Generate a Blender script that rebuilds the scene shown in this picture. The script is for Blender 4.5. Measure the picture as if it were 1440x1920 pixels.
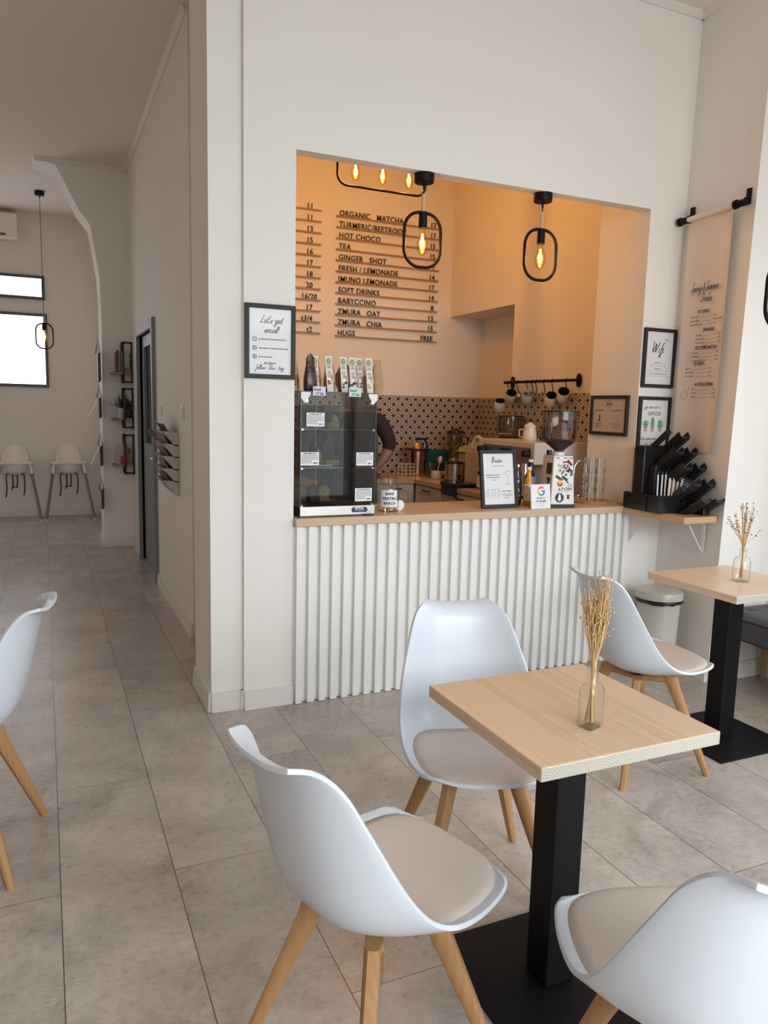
import bpy, bmesh, math, random
from mathutils import Vector, Matrix, noise
random.seed(7)
PI = math.pi
for o in list(bpy.data.objects): bpy.data.objects.remove(o)
S = bpy.context.scene
COL = S.collection

# ------------------------------------------------------------------ camera
YAW, PITCH, ROLL, FPX = 0.42323471, -0.13647074, 0.02453707, 1417.43
cam_d = bpy.data.cameras.new('camera'); cam = bpy.data.objects.new('camera', cam_d); COL.objects.link(cam)
fw = Vector((math.sin(YAW)*math.cos(PITCH), math.cos(YAW)*math.cos(PITCH), math.sin(PITCH)))
r0 = Vector((math.cos(YAW), -math.sin(YAW), 0)); u0 = r0.cross(fw)
rt = math.cos(ROLL)*r0 + math.sin(ROLL)*u0; up = -math.sin(ROLL)*r0 + math.cos(ROLL)*u0
cam.matrix_world = Matrix(((rt.x, up.x, -fw.x, 0), (rt.y, up.y, -fw.y, 0), (rt.z, up.z, -fw.z, 1.488), (0, 0, 0, 1)))
cam_d.sensor_fit = 'HORIZONTAL'; cam_d.sensor_width = 36; cam_d.lens = 36*FPX/1440
cam_d.clip_start = 0.02; cam_d.clip_end = 100
S.camera = cam

# ------------------------------------------------------------------ light and exposure
S.view_settings.view_transform = 'Standard'; S.view_settings.look = 'None'
S.view_settings.gamma = 1; S.view_settings.use_curve_mapping = False
S.view_settings.exposure = 0.0
S.cycles.max_bounces = 10; S.cycles.diffuse_bounces = 6; S.cycles.transparent_max_bounces = 24
S.cycles.caustics_reflective = False; S.cycles.caustics_refractive = False
S.cycles.sample_clamp_indirect = 6; S.cycles.sample_clamp_direct = 10
world = bpy.data.worlds.new('world'); S.world = world; world.use_nodes = True
bg = world.node_tree.nodes['Background']; bg.inputs[0].default_value = (0.72, 0.83, 1.0, 1); bg.inputs[1].default_value = 1.2

def area(name, loc, rot, sx, sy, power, col):
    d = bpy.data.lights.new(name, 'AREA'); d.shape = 'RECTANGLE'; d.size = sx; d.size_y = sy; d.energy = power; d.color = col
    o = bpy.data.objects.new(name, d); COL.objects.link(o); o.location = loc; o.rotation_euler = rot
    return o
def look(a, b): return (Vector(b)-Vector(a)).to_track_quat('-Z', 'Y').to_euler()
area('sky_over_street', (2.2, -6.0, 5.0), look((2.2, -6.0, 5.0), (1.8, 1.0, .6)), 9, 5, 1480, (0.92, 0.96, 1.0))
area('shopfront_daylight', (2.0, -2.56, 1.75), (PI/2, 0, 0), 3.4, 2.9, 108, (.965, 0.975, 0.975))
area('sky_over_side_street', (7.2, .3, 4.2), look((7.2, .3, 4.2), (2.6, .8, .6)), 5, 4, 250, (0.80, 0.90, 1.0))
area('left_corridor_fill', (-3.05, 6.2, 1.9), (0, -PI/2, 0), 1.8, 3.6, 9, (1.0, 0.95, .90))  # added fill for corridor and pillar side; the left wall has no window

# ------------------------------------------------------------------ materials
def nd(nt, t, **kw):
    n = nt.nodes.new(t)
    for k, v in kw.items(): setattr(n, k, v)
    return n
MATS = {}
def mat(name, col, rough=.5, metal=0., var=.0, scale=8., bump=.0, bscale=60., spec=.5, coat=0., emit=None, es=0., trans=0., alpha=1., stretch=None, sheen=0.):
    if name in MATS: return MATS[name]
    m = bpy.data.materials.new(name); m.use_nodes = True; nt = m.node_tree; b = nt.nodes['Principled BSDF']
    b.inputs['Base Color'].default_value = (*col, 1); b.inputs['Roughness'].default_value = rough
    b.inputs['Metallic'].default_value = metal; b.inputs['Specular IOR Level'].default_value = spec
    b.inputs['Coat Weight'].default_value = coat; b.inputs['Transmission Weight'].default_value = trans
    b.inputs['Alpha'].default_value = alpha; b.inputs['Sheen Weight'].default_value = sheen
    if emit: b.inputs['Emission Color'].default_value = (*emit, 1); b.inputs['Emission Strength'].default_value = es
    tc = nd(nt, 'ShaderNodeTexCoord'); mp = nd(nt, 'ShaderNodeMapping'); nt.links.new(tc.outputs['Object'], mp.inputs[0])
    if stretch: mp.inputs['Scale'].default_value = stretch
    nz = nd(nt, 'ShaderNodeTexNoise'); nz.inputs['Scale'].default_value = scale; nz.inputs['Detail'].default_value = 4
    nt.links.new(mp.outputs[0], nz.inputs['Vector'])
    hs = nd(nt, 'ShaderNodeMapRange'); nt.links.new(nz.outputs[0], hs.inputs[0])
    hs.inputs[1].default_value = .25; hs.inputs[2].default_value = .75
    hs.inputs[3].default_value = 1-var; hs.inputs[4].default_value = 1+var*.6
    mx = nd(nt, 'ShaderNodeVectorMath', operation='SCALE'); mx.inputs[0].default_value = col
    nt.links.new(hs.outputs[0], mx.inputs['Scale']); nt.links.new(mx.outputs[0], b.inputs['Base Color'])
    if bump:
        n2 = nd(nt, 'ShaderNodeTexNoise'); n2.inputs['Scale'].default_value = bscale; n2.inputs['Detail'].default_value = 3
        nt.links.new(mp.outputs[0], n2.inputs['Vector'])
        bp = nd(nt, 'ShaderNodeBump'); bp.inputs['Strength'].default_value = bump; bp.inputs['Distance'].default_value = .004
        nt.links.new(n2.outputs[0], bp.inputs['Height']); nt.links.new(bp.outputs[0], b.inputs['Normal'])
    MATS[name] = m
    return m

def glass_mat(name, tint=(.93, .96, .95), refl=.08, rough=.02, edge=None):
    """thin clear sheet: tinted see-through plus a Fresnel gloss"""
    m = bpy.data.materials.new(name); m.use_nodes = True; nt = m.node_tree; nt.nodes.clear()
    out = nd(nt, 'ShaderNodeOutputMaterial'); mix = nd(nt, 'ShaderNodeMixShader')
    tr = nd(nt, 'ShaderNodeBsdfTransparent'); tr.inputs[0].default_value = (*tint, 1)
    gl = nd(nt, 'ShaderNodeBsdfGlossy'); gl.inputs['Roughness'].default_value = rough; gl.inputs[0].default_value = (1, 1, 1, 1)
    lw = nd(nt, 'ShaderNodeLayerWeight'); lw.inputs[0].default_value = .5
    pw = nd(nt, 'ShaderNodeMath', operation='POWER'); pw.inputs[1].default_value = 4.; nt.links.new(lw.outputs['Facing'], pw.inputs[0])
    mr = nd(nt, 'ShaderNodeMapRange'); mr.inputs[3].default_value = refl; mr.inputs[4].default_value = min(1, refl*4+.4)
    nt.links.new(pw.outputs[0], mr.inputs[0]); nt.links.new(mr.outputs[0], mix.inputs[0])
    if edge:   # a curved wall of glass is seen through more material at its outline
        em = nd(nt, 'ShaderNodeMix', data_type='RGBA'); em.inputs[6].default_value = (*tint, 1); em.inputs[7].default_value = (*edge, 1)
        nt.links.new(pw.outputs[0], em.inputs[0]); nt.links.new(em.outputs[2], tr.inputs[0])
    nt.links.new(tr.outputs[0], mix.inputs[1]); nt.links.new(gl.outputs[0], mix.inputs[2]); nt.links.new(mix.outputs[0], out.inputs[0])
    MATS[name] = m
    return m

def wood_mat(name, c1, c2, along='Y', stave=.105, rough=.42, ring=95., coat=.15, contrast=1., end=None, c0=0.):
    """solid growth-ring wood glued up from staves; grain runs along the given axis"""
    m = bpy.data.materials.new(name); m.use_nodes = True; nt = m.node_tree; b = nt.nodes['Principled BSDF']; L = nt.links.new
    tc = nd(nt, 'ShaderNodeTexCoord'); sp = nd(nt, 'ShaderNodeSeparateXYZ'); L(tc.outputs['Object'], sp.inputs[0])
    def M(op, a, c=None, d=None):
        n = nd(nt, 'ShaderNodeMath', operation=op)
        for i, v in enumerate((a, c, d)):
            if v is None: continue
            if isinstance(v, (int, float)): n.inputs[i].default_value = v
            else: L(v, n.inputs[i])
        return n.outputs[0]
    ax = {'X': 0, 'Y': 1, 'Z': 2}[along]; oth = [i for i in (0, 1, 2) if i != ax]
    A, B, C = sp.outputs[ax], sp.outputs[oth[0]], sp.outputs[oth[1]]
    idx = M('FLOOR', M('DIVIDE', B, stave))
    wn = nd(nt, 'ShaderNodeTexWhiteNoise', noise_dimensions='1D'); L(idx, wn.inputs['W'])
    rnd = wn.outputs['Value']
    wn2 = nd(nt, 'ShaderNodeTexWhiteNoise', noise_dimensions='1D'); L(M('ADD', idx, 37.3), wn2.inputs['W'])
    lb = M('SUBTRACT', M('SUBTRACT', B, M('MULTIPLY', idx, stave)), M('MULTIPLY', rnd, stave))
    lc = M('ADD', M('SUBTRACT', C, c0), M('ADD', .03, M('MULTIPLY', wn2.outputs['Value'], .05)))
    cv = nd(nt, 'ShaderNodeCombineXYZ'); L(M('MULTIPLY', A, 1.5), cv.inputs[0]); L(M('MULTIPLY', B, 9.), cv.inputs[1]); L(M('ADD', M('MULTIPLY', C, 9.), M('MULTIPLY', rnd, 20.)), cv.inputs[2])
    nz = nd(nt, 'ShaderNodeTexNoise'); nz.inputs['Scale'].default_value = 1.; nz.inputs['Detail'].default_value = 3; L(cv.outputs[0], nz.inputs['Vector'])
    rr = M('SQRT', M('ADD', M('MULTIPLY', lb, lb), M('MULTIPLY', lc, lc)))
    ph = M('ADD', M('MULTIPLY', rr, ring*6.28), M('MULTIPLY', nz.outputs[0], 9.))
    w = M('POWER', M('ADD', M('MULTIPLY', M('SINE', ph), .5), .5), 2.)
    cv2 = nd(nt, 'ShaderNodeCombineXYZ'); L(M('MULTIPLY', A, 6.), cv2.inputs[0]); L(M('MULTIPLY', B, 260.), cv2.inputs[1]); L(M('MULTIPLY', C, 260.), cv2.inputs[2])
    n3 = nd(nt, 'ShaderNodeTexNoise'); n3.inputs['Scale'].default_value = 1.; n3.inputs['Detail'].default_value = 2; L(cv2.outputs[0], n3.inputs['Vector'])
    f = M('ADD', M('MULTIPLY', w, .45*contrast), M('ADD', M('MULTIPLY', M('SUBTRACT', n3.outputs[0], .5), .7*contrast), M('MULTIPLY', M('SUBTRACT', rnd, .4), .55*contrast)))
    mx = nd(nt, 'ShaderNodeMix', data_type='RGBA'); mx.inputs[6].default_value = (*c1, 1); mx.inputs[7].default_value = (*c2, 1)
    cl = nd(nt, 'ShaderNodeClamp'); L(f, cl.inputs[0]); L(cl.outputs[0], mx.inputs[0]); L(mx.outputs[2], b.inputs['Base Color'])
    if end:   # sawn ends: paler, with the rings showing clearly
        sn = nd(nt, 'ShaderNodeSeparateXYZ'); L(tc.outputs['Normal'], sn.inputs[0])
        em = M('GREATER_THAN', M('ABSOLUTE', sn.outputs[ax]), .7)
        ec = nd(nt, 'ShaderNodeMix', data_type='RGBA'); ec.inputs[6].default_value = (*end[0], 1); ec.inputs[7].default_value = (*end[1], 1); L(w, ec.inputs[0])
        e2 = nd(nt, 'ShaderNodeMix', data_type='RGBA'); L(em, e2.inputs[0]); L(mx.outputs[2], e2.inputs[6]); L(ec.outputs[2], e2.inputs[7]); L(e2.outputs[2], b.inputs['Base Color'])
    b.inputs['Roughness'].default_value = rough; b.inputs['Coat Weight'].default_value = coat; b.inputs['Coat Roughness'].default_value = .25
    MATS[name] = m
    return m

def floor_mat():
    m = bpy.data.materials.new('stone_look_plank'); m.use_nodes = True; nt = m.node_tree; b = nt.nodes['Principled BSDF']; L = nt.links.new
    ge = nd(nt, 'ShaderNodeNewGeometry'); sp = nd(nt, 'ShaderNodeSeparateXYZ'); L(ge.outputs['Position'], sp.inputs[0])
    def M(op, a, c=None):
        n = nd(nt, 'ShaderNodeMath', operation=op)
        for i, v in enumerate((a, c)):
            if v is None: continue
            if isinstance(v, (int, float)): n.inputs[i].default_value = v
            else: L(v, n.inputs[i])
        return n.outputs[0]
    Wd, Ln, Y0 = .3357, 1.366, 2.985
    col = M('FLOOR', M('DIVIDE', sp.outputs[0], Wd))
    fx = M('SUBTRACT', sp.outputs[0], M('MULTIPLY', col, Wd))
    odd = M('ABSOLUTE', M('MODULO', col, 2.))
    yy = M('ADD', M('SUBTRACT', sp.outputs[1], Y0), M('MULTIPLY', odd, Ln*.5-.018))
    row = M('FLOOR', M('DIVIDE', yy, Ln)); fy = M('SUBTRACT', yy, M('MULTIPLY', row, Ln))
    ex = M('MINIMUM', fx, M('SUBTRACT', Wd, fx)); ey = M('MINIMUM', fy, M('SUBTRACT', Ln, fy))
    jl = M('MAXIMUM', M('LESS_THAN', ex, .0016), M('LESS_THAN', ey, .0012))
    cv = nd(nt, 'ShaderNodeCombineXYZ'); L(col, cv.inputs[0]); L(row, cv.inputs[1])
    wn = nd(nt, 'ShaderNodeTexWhiteNoise', noise_dimensions='2D'); L(cv.outputs[0], wn.inputs['Vector'])
    of = nd(nt, 'ShaderNodeVectorMath', operation='ADD'); sc = nd(nt, 'ShaderNodeVectorMath', operation='SCALE'); sc.inputs['Scale'].default_value = 9.
    L(wn.outputs['Color'], sc.inputs[0]); L(ge.outputs['Position'], of.inputs[0]); L(sc.outputs[0], of.inputs[1])
    n1 = nd(nt, 'ShaderNodeTexNoise'); n1.inputs['Scale'].default_value = 3.2; n1.inputs['Detail'].default_value = 6; n1.inputs['Roughness'].default_value = .62; n1.inputs['Distortion'].default_value = .6
    n2 = nd(nt, 'ShaderNodeTexNoise'); n2.inputs['Scale'].default_value = 38; n2.inputs['Detail'].default_value = 5; n2.inputs['Roughness'].default_value = .7; n2.inputs['Distortion'].default_value = .5
    L(of.outputs[0], n1.inputs['Vector']); L(of.outputs[0], n2.inputs['Vector'])
    f = M('ADD', M('MULTIPLY', n1.outputs[0], .66), M('MULTIPLY', n2.outputs[0], .34))
    f2 = M('ADD', f, M('MULTIPLY', M('SUBTRACT', wn.outputs['Value'], .5), .05))
    rp = nd(nt, 'ShaderNodeValToRGB'); L(f2, rp.inputs[0])
    rp.color_ramp.elements[0].position = .35; rp.color_ramp.elements[0].color = (.29, .25, .222, 1)
    rp.color_ramp.elements[1].position = .65; rp.color_ramp.elements[1].color = (.54, .485, .435, 1)
    mx = nd(nt, 'ShaderNodeMix', data_type='RGBA'); L(jl, mx.inputs[0]); L(rp.outputs[0], mx.inputs[6]); mx.inputs[7].default_value = (.09, .07, .055, 1)
    L(mx.outputs[2], b.inputs['Base Color'])
    b.inputs['Roughness'].default_value = .38
    rr = nd(nt, 'ShaderNodeMapRange'); L(n2.outputs[0], rr.inputs[0]); rr.inputs[3].default_value = .22; rr.inputs[4].default_value = .36; L(rr.outputs[0], b.inputs['Roughness'])
    # slightly rippled slate relief
    mp = nd(nt, 'ShaderNodeMapping'); mp.inputs['Scale'].default_value = (1., 2.6, 1.); L(of.outputs[0], mp.inputs[0])
    n3 = nd(nt, 'ShaderNodeTexNoise'); n3.inputs['Scale'].default_value = 11; n3.inputs['Detail'].default_value = 5; n3.inputs['Distortion'].default_value = 1.5; L(mp.outputs[0], n3.inputs['Vector'])
    hh = M('SUBTRACT', n3.outputs[0], M('MULTIPLY', jl, .6))
    bp = nd(nt, 'ShaderNodeBump'); bp.inputs['Strength'].default_value = .28; bp.inputs['Distance'].default_value = .005
    L(hh, bp.inputs['Height']); L(bp.outputs[0], b.inputs['Normal'])
    return m

def hex_mat(axis):
    """white hexagon mosaic with black dots and tan grout; axis = 0 for walls along X, 1 for walls along Y"""
    m = bpy.data.materials.new('hexagon_mosaic_'+'xy'[axis]); m.use_nodes = True; nt = m.node_tree; b = nt.nodes['Principled BSDF']; L = nt.links.new
    ge = nd(nt, 'ShaderNodeNewGeometry'); sp = nd(nt, 'ShaderNodeSeparateXYZ'); L(ge.outputs['Position'], sp.inputs[0])
    def M(op, a, c=None):
        n = nd(nt, 'ShaderNodeMath', operation=op)
        for i, v in enumerate((a, c)):
            if v is None: continue
            if isinstance(v, (int, float)): n.inputs[i].default_value = v
            else: L(v, n.inputs[i])
        return n.outputs[0]
    cx, p = .0220, .0254
    u, v = sp.outputs[axis], sp.outputs[2]
    def lattice(u, v):
        i = M('ROUND', M('DIVIDE', u, 2*cx)); j = M('ROUND', M('DIVIDE', v, p))
        a = M('ABSOLUTE', M('SUBTRACT', u, M('MULTIPLY', i, 2*cx))); c = M('ABSOLUTE', M('SUBTRACT', v, M('MULTIPLY', j, p)))
        return i, j, M('MAXIMUM', c, M('ADD', M('MULTIPLY', a, .866), M('MULTIPLY', c, .5)))
    i, j, dA = lattice(u, v)
    _, _, dB = lattice(M('ADD', u, cx), M('ADD', v, p/2))
    d = M('MINIMUM', dA, dB); isA = M('LESS_THAN', dA, dB)
    jh = M('MULTIPLY', j, .5)
    even = M('LESS_THAN', M('ABSOLUTE', M('SUBTRACT', jh, M('ROUND', jh))), .1)
    s = M('MULTIPLY', M('ADD', i, M('ROUND', jh)), .5)
    ev2 = M('LESS_THAN', M('ABSOLUTE', M('SUBTRACT', s, M('ROUND', s))), .1)
    dot = M('MULTIPLY', isA, M('MULTIPLY', even, ev2))
    gr = M('GREATER_THAN', d, p*.5-.0027)
    m1 = nd(nt, 'ShaderNodeMix', data_type='RGBA'); L(dot, m1.inputs[0]); m1.inputs[6].default_value = (.55, .50, .46, 1); m1.inputs[7].default_value = (.012, .012, .014, 1)
    m2 = nd(nt, 'ShaderNodeMix', data_type='RGBA'); L(gr, m2.inputs[0]); L(m1.outputs[2], m2.inputs[6]); m2.inputs[7].default_value = (.13, .075, .045, 1)
    L(m2.outputs[2], b.inputs['Base Color']); b.inputs['Roughness'].default_value = .3
    return m

WHITE = mat('wall_paint', (.795, .775, .742), .75, var=.015, scale=2.5, bump=.12, bscale=25)
CEIL = mat('ceiling_paint', (.76, .69, .63), .8, var=.01)
BARWALL = mat('bar_wall_paint', (.78, .735, .68), .7, var=.02, scale=2, bump=.12, bscale=25)
TRIM = mat('trim_white', (.72, .69, .66), .45, var=.02)
SLAT = mat('slat_white', (.80, .80, .79), .45, var=.02, scale=20)
PLASTIC = mat('white_plastic', (.60, .645, .71), .34, coat=.08)
PAD = mat('beige_leatherette', (.60, .53, .475), .5, var=.02, bump=.06, bscale=300)
BEECH = wood_mat('beech_legs', (.40, .215, .09), (.27, .135, .05), 'Z', .2, .45, 60, .1, .7)
ASH = wood_mat('ash_top', (.68, .50, .34), (.42, .275, .16), 'Y', .128, .38, 150, .25, .85, ((.50, .475, .415), (.385, .365, .31)), .745)
ASHX = wood_mat('counter_oak', (.56, .41, .28), (.38, .255, .16), 'X', .12, .42, 70, .15, .8)
ASHY = wood_mat('worktop_oak', (.50, .345, .215), (.34, .22, .13), 'Y', .12, .42, 70, .15, .8)
DARKWOOD = wood_mat('shelf_wood', (.30, .18, .10), (.17, .10, .06), 'X', .12, .5, 70, .0, .8)
BLACK = mat('black_powder_coat', (.004, .004, .005), .5, spec=.18, var=.0, bump=.03, bscale=400)
BLKPL = mat('black_plastic', (.010, .010, .011), .28)
MBLACK = mat('matt_black', (.015, .015, .016), .6)
CHROME = mat('chrome', (.75, .74, .72), .15, 1.)
STEEL = mat('brushed_steel', (.55, .54, .53), .3, 1., var=.05, scale=40, stretch=(1, 30, 1))
BRASS = mat('warm_steel', (.62, .45, .27), .22, 1.)
GREYDOOR = mat('grey_door_paint', (.21, .225, .235), .5, var=.02)
CABGREY = mat('cabinet_grey', (.50, .49, .45), .5, var=.02)
GREYFAB = mat('grey_velvet', (.060, .059, .066), .85, var=.2, scale=14, bump=.3, bscale=40, sheen=.08)
PIPING = mat('dark_piping', (.012, .012, .014), .6)
PAPER = mat('paper_white', (.80, .80, .82), .55)
PAPERW = mat('paper_warm', (.74, .65, .58), .65)
INK = mat('ink', (.035, .035, .04), .6)
INKG = mat('ink_grey', (.10, .10, .11), .6)
INKB = mat('ink_brown', (.05, .028, .022), .6)
CLEAR = glass_mat('clear_glass', (.965, .975, .965), .04)
BOTTLE = glass_mat('bottle_glass', (.95, .96, .94), .05, .03, (.30, .33, .30))
TUMB = glass_mat('tumbler_glass', (.97, .975, .97), .03, .03, (.58, .60, .58))
FRAMEGL = glass_mat('frame_glass', (.985, .985, .985), .004)
CASEGL = glass_mat('case_glass', (.68, .72, .73), .012, .01)
SMOKE = glass_mat('smoked_hopper', (.62, .58, .56), .08)
AMBER = glass_mat('amber_bulb_glass', (1., .80, .45), .06)
GREEN = mat('leaf_green', (.012, .035, .014), .5, var=.3, scale=30)
STRAW = mat('straw_stem', (.62, .42, .20), .7, var=.1, scale=40)
STRAWD = mat('straw_seed', (.60, .40, .19), .7, var=.15, scale=60)
SEEDD = mat('dark_seed', (.05, .04, .035), .7)
WINEM = mat('window_daylight_glow', (.9, .93, 1.), .4, emit=(.88, .93, 1.), es=2.8)
GREYFR = mat('window_grey_frame', (.10, .10, .10), .5)
BIN = mat('bin_enamel', (.52, .51, .46), .35, coat=.2)
FLOOR = floor_mat(); HEXX = hex_mat(0); HEXY = hex_mat(1)

# ------------------------------------------------------------------ mesh helpers
class MB:
    def __init__(s): s.bm = bmesh.new(); s.mi = 0
    def _f(s, vs):
        try:
            f = s.bm.faces.new(vs); f.material_index = s.mi; return f
        except ValueError: return None
    def box(s, x0, x1, y0, y1, z0, z1):
        c = [s.bm.verts.new(p) for p in ((x0,y0,z0),(x1,y0,z0),(x1,y1,z0),(x0,y1,z0),(x0,y0,z1),(x1,y0,z1),(x1,y1,z1),(x0,y1,z1))]
        for q in ((3,2,1,0),(4,5,6,7),(0,1,5,4),(1,2,6,5),(2,3,7,6),(3,0,4,7)): s._f([c[i] for i in q])
        return s
    def hexa(s, b, t):
        """bottom ring (4 pts ccw from above) and top ring"""
        n = len(b); B = [s.bm.verts.new(p) for p in b]; T = [s.bm.verts.new(p) for p in t]
        s._f(B[::-1]); s._f(T)
        for i in range(n): s._f([B[i], B[(i+1) % n], T[(i+1) % n], T[i]])
        return s
    def prism(s, poly, axis, a, b):
        """extrude a 2-D polygon between a and b along axis"""
        def P(u, v, w): return {'X': (w, u, v), 'Y': (u, w, v), 'Z': (u, v, w)}[axis]
        return s.hexa([P(u, v, a) for u, v in poly], [P(u, v, b) for u, v in poly])
    def cyl(s, p0, p1, r0, r1=None, n=16, cap=True):
        r1 = r0 if r1 is None else r1
        p0 = Vector(p0); p1 = Vector(p1); d = (p1-p0).normalized()
        a = d.orthogonal().normalized(); b = d.cross(a)
        R0 = [s.bm.verts.new(p0+(a*math.cos(t)+b*math.sin(t))*r0) for t in [2*PI*i/n for i in range(n)]]
        R1 = [s.bm.verts.new(p1+(a*math.cos(t)+b*math.sin(t))*r1) for t in [2*PI*i/n for i in range(n)]]
        for i in range(n): s._f([R0[i], R0[(i+1) % n], R1[(i+1) % n], R1[i]])
        if cap: s._f(R0[::-1]); s._f(R1)
        return s
    def lathe(s, prof, c=(0, 0, 0), n=24, close=True):
        """profile of (radius, z)"""
        c = Vector(c); rings = []
        for r, z in prof:
            if r < 1e-6: rings.append([s.bm.verts.new(c+Vector((0, 0, z)))])
            else: rings.append([s.bm.verts.new(c+Vector((r*math.cos(2*PI*i/n), r*math.sin(2*PI*i/n), z))) for i in range(n)])
        for A, B in zip(rings, rings[1:]):
            if len(A) == 1 and len(B) == 1: continue
            for i in range(n):
                j = (i+1) % n
                if len(A) == 1: s._f([A[0], B[j], B[i]])
                elif len(B) == 1: s._f([A[i], A[j], B[0]])
                else: s._f([A[i], A[j], B[j], B[i]])
        return s
    def tube(s, pts, r, n=8, closed=False):
        pts = [Vector(p) for p in pts]; m = len(pts)
        rr = r if isinstance(r, (list, tuple)) else [r]*m
        rings = []; prev = None
        for i, p in enumerate(pts):
            if closed: d = pts[(i+1) % m]-pts[i-1]
            else: d = pts[min(i+1, m-1)]-pts[max(i-1, 0)]
            d = d.normalized() if d.length > 1e-9 else Vector((0, 0, 1))
            if prev is None: a = d.orthogonal().normalized()
            else:
                a = prev-d*prev.dot(d)
                a = a.normalized() if a.length > 1e-6 else d.orthogonal().normalized()
            prev = a; b = d.cross(a)
            rings.append([s.bm.verts.new(p+(a*math.cos(2*PI*k/n)+b*math.sin(2*PI*k/n))*rr[i]) for k in range(n)])
        for i in range(m if closed else m-1):
            A = rings[i]; B = rings[(i+1) % m]
            for k in range(n): s._f([A[k], A[(k+1) % n], B[(k+1) % n], B[k]])
        if not closed: s._f(rings[0][::-1]); s._f(rings[-1])
        return s
    def ball(s, c, r, n=8, sz=1.):
        m = max(3, n//2)
        return s.lathe([(r*math.sin(PI*i/m), -r*sz*math.cos(PI*i/m)) for i in range(m+1)], c, n)
    def poly(s, pts): s._f([s.bm.verts.new(p) for p in pts]); return s
    def disc(s, x, z, r, y=0., n=20, rz=None):
        rz = rz or r
        return s.poly([(x+r*math.cos(2*PI*i/n), y, z+rz*math.sin(2*PI*i/n)) for i in range(n)])
    def ribbon(s, pts, w, y=0.):
        """flat stroke in the local XZ plane"""
        P = [Vector((p[0], p[1])) for p in pts]
        if len(P) < 2: return s
        Lr = []
        for i, p in enumerate(P):
            d = P[min(i+1, len(P)-1)]-P[max(i-1, 0)]
            if d.length < 1e-9: d = Vector((1, 0))
            d.normalize(); nn = Vector((-d.y, d.x))*w*.5
            Lr.append((s.bm.verts.new((p.x+nn.x, y, p.y+nn.y)), s.bm.verts.new((p.x-nn.x, y, p.y-nn.y))))
        for (a, b), (c, d) in zip(Lr, Lr[1:]): s._f([a, b, d, c])
        return s
    def grid(s, fn, nu, nv, closeu=False):
        V = [[s.bm.verts.new(fn(i/(nu-1), j/(nv-1))) for j in range(nv)] for i in range(nu)]
        for i in range(nu-1):
            for j in range(nv-1): s._f([V[i][j], V[i+1][j], V[i+1][j+1], V[i][j+1]])
        return V
    def build(s, name, m, parent=None, smooth=None, bevel=0, seg=2, loc=None, rot=None, fix=True):
        me = bpy.data.meshes.new(name)
        if fix: bmesh.ops.recalc_face_normals(s.bm, faces=s.bm.faces)
        s.bm.to_mesh(me); s.bm.free()
        for x in (m if isinstance(m, (list, tuple)) else [m]): me.materials.append(x)
        o = bpy.data.objects.new(name, me); COL.objects.link(o)
        if parent is not None: o.parent = parent
        if loc: o.location = loc
        if rot: o.rotation_euler = rot
        if smooth:
            me.shade_smooth()
            if smooth < 179: me.set_sharp_from_angle(angle=math.radians(smooth))
        if bevel:
            md = o.modifiers.new('bevel', 'BEVEL'); md.width = bevel; md.segments = seg; md.limit_method = 'ANGLE'; md.angle_limit = .6
        return o

def bake(o):
    """apply the modifiers into the mesh"""
    dg = bpy.context.evaluated_depsgraph_get(); dg.update()
    me = bpy.data.meshes.new_from_object(o.evaluated_get(dg)); o.modifiers.clear(); o.data = me
    return o
def tag(o, label=None, cat=None, group=None, kind=None):
    if label: o['label'] = label
    if cat: o['category'] = cat
    if group: o['group'] = group
    if kind: o['kind'] = kind
    return o
def thing(name, label, cat, loc=(0, 0, 0), rz=0., group=None, rot=None):
    o = bpy.data.objects.new(name, None); COL.objects.link(o); o.location = loc; o.rotation_euler = rot or (0, 0, rz)
    o.empty_display_size = .05
    return tag(o, label, cat, group)
def kids(o): return [c for c in bpy.data.objects if c.parent == o]
def dup(root, loc, rz=None, label=None, group=None):
    r = root.copy(); COL.objects.link(r); r.location = loc
    if rz is not None: r.rotation_euler = (0, 0, rz)
    if label: r['label'] = label
    if group: r['group'] = group
    for ch in kids(root):
        c = ch.copy(); COL.objects.link(c); c.parent = r
        for g in kids(ch):
            d = g.copy(); COL.objects.link(d); d.parent = c
    return r
def struct(name, mb, m, label=None, **kw):
    o = mb.build(name, m, **kw); o['kind'] = 'structure'
    if label: o['label'] = label
    return o
def rrect(w, h, r, n=6, cx=0., cy=0.):
    pts = []
    for (sx, sy, a0) in ((1, 1, 0), (-1, 1, PI/2), (-1, -1, PI), (1, -1, 1.5*PI)):
        for k in range(n+1):
            a = a0+PI/2*k/n; pts.append((cx+sx*(w/2-r)+r*math.cos(a), cy+sy*(h/2-r)+r*math.sin(a)))
    return pts
def smooth_pts(P, k=5):
    out = []
    for i in range(len(P)-1):
        p0 = P[max(i-1, 0)]; p1 = P[i]; p2 = P[i+1]; p3 = P[min(i+2, len(P)-1)]
        for j in range(k):
            t = j/k
            out.append(tuple(.5*((2*b)+(-a+c)*t+(2*a-5*b+4*c-d)*t*t+(-a+3*b-3*c+d)*t**3) for a, b, c, d in zip(p0, p1, p2, p3)))
    out.append(tuple(P[-1])); return out

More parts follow.
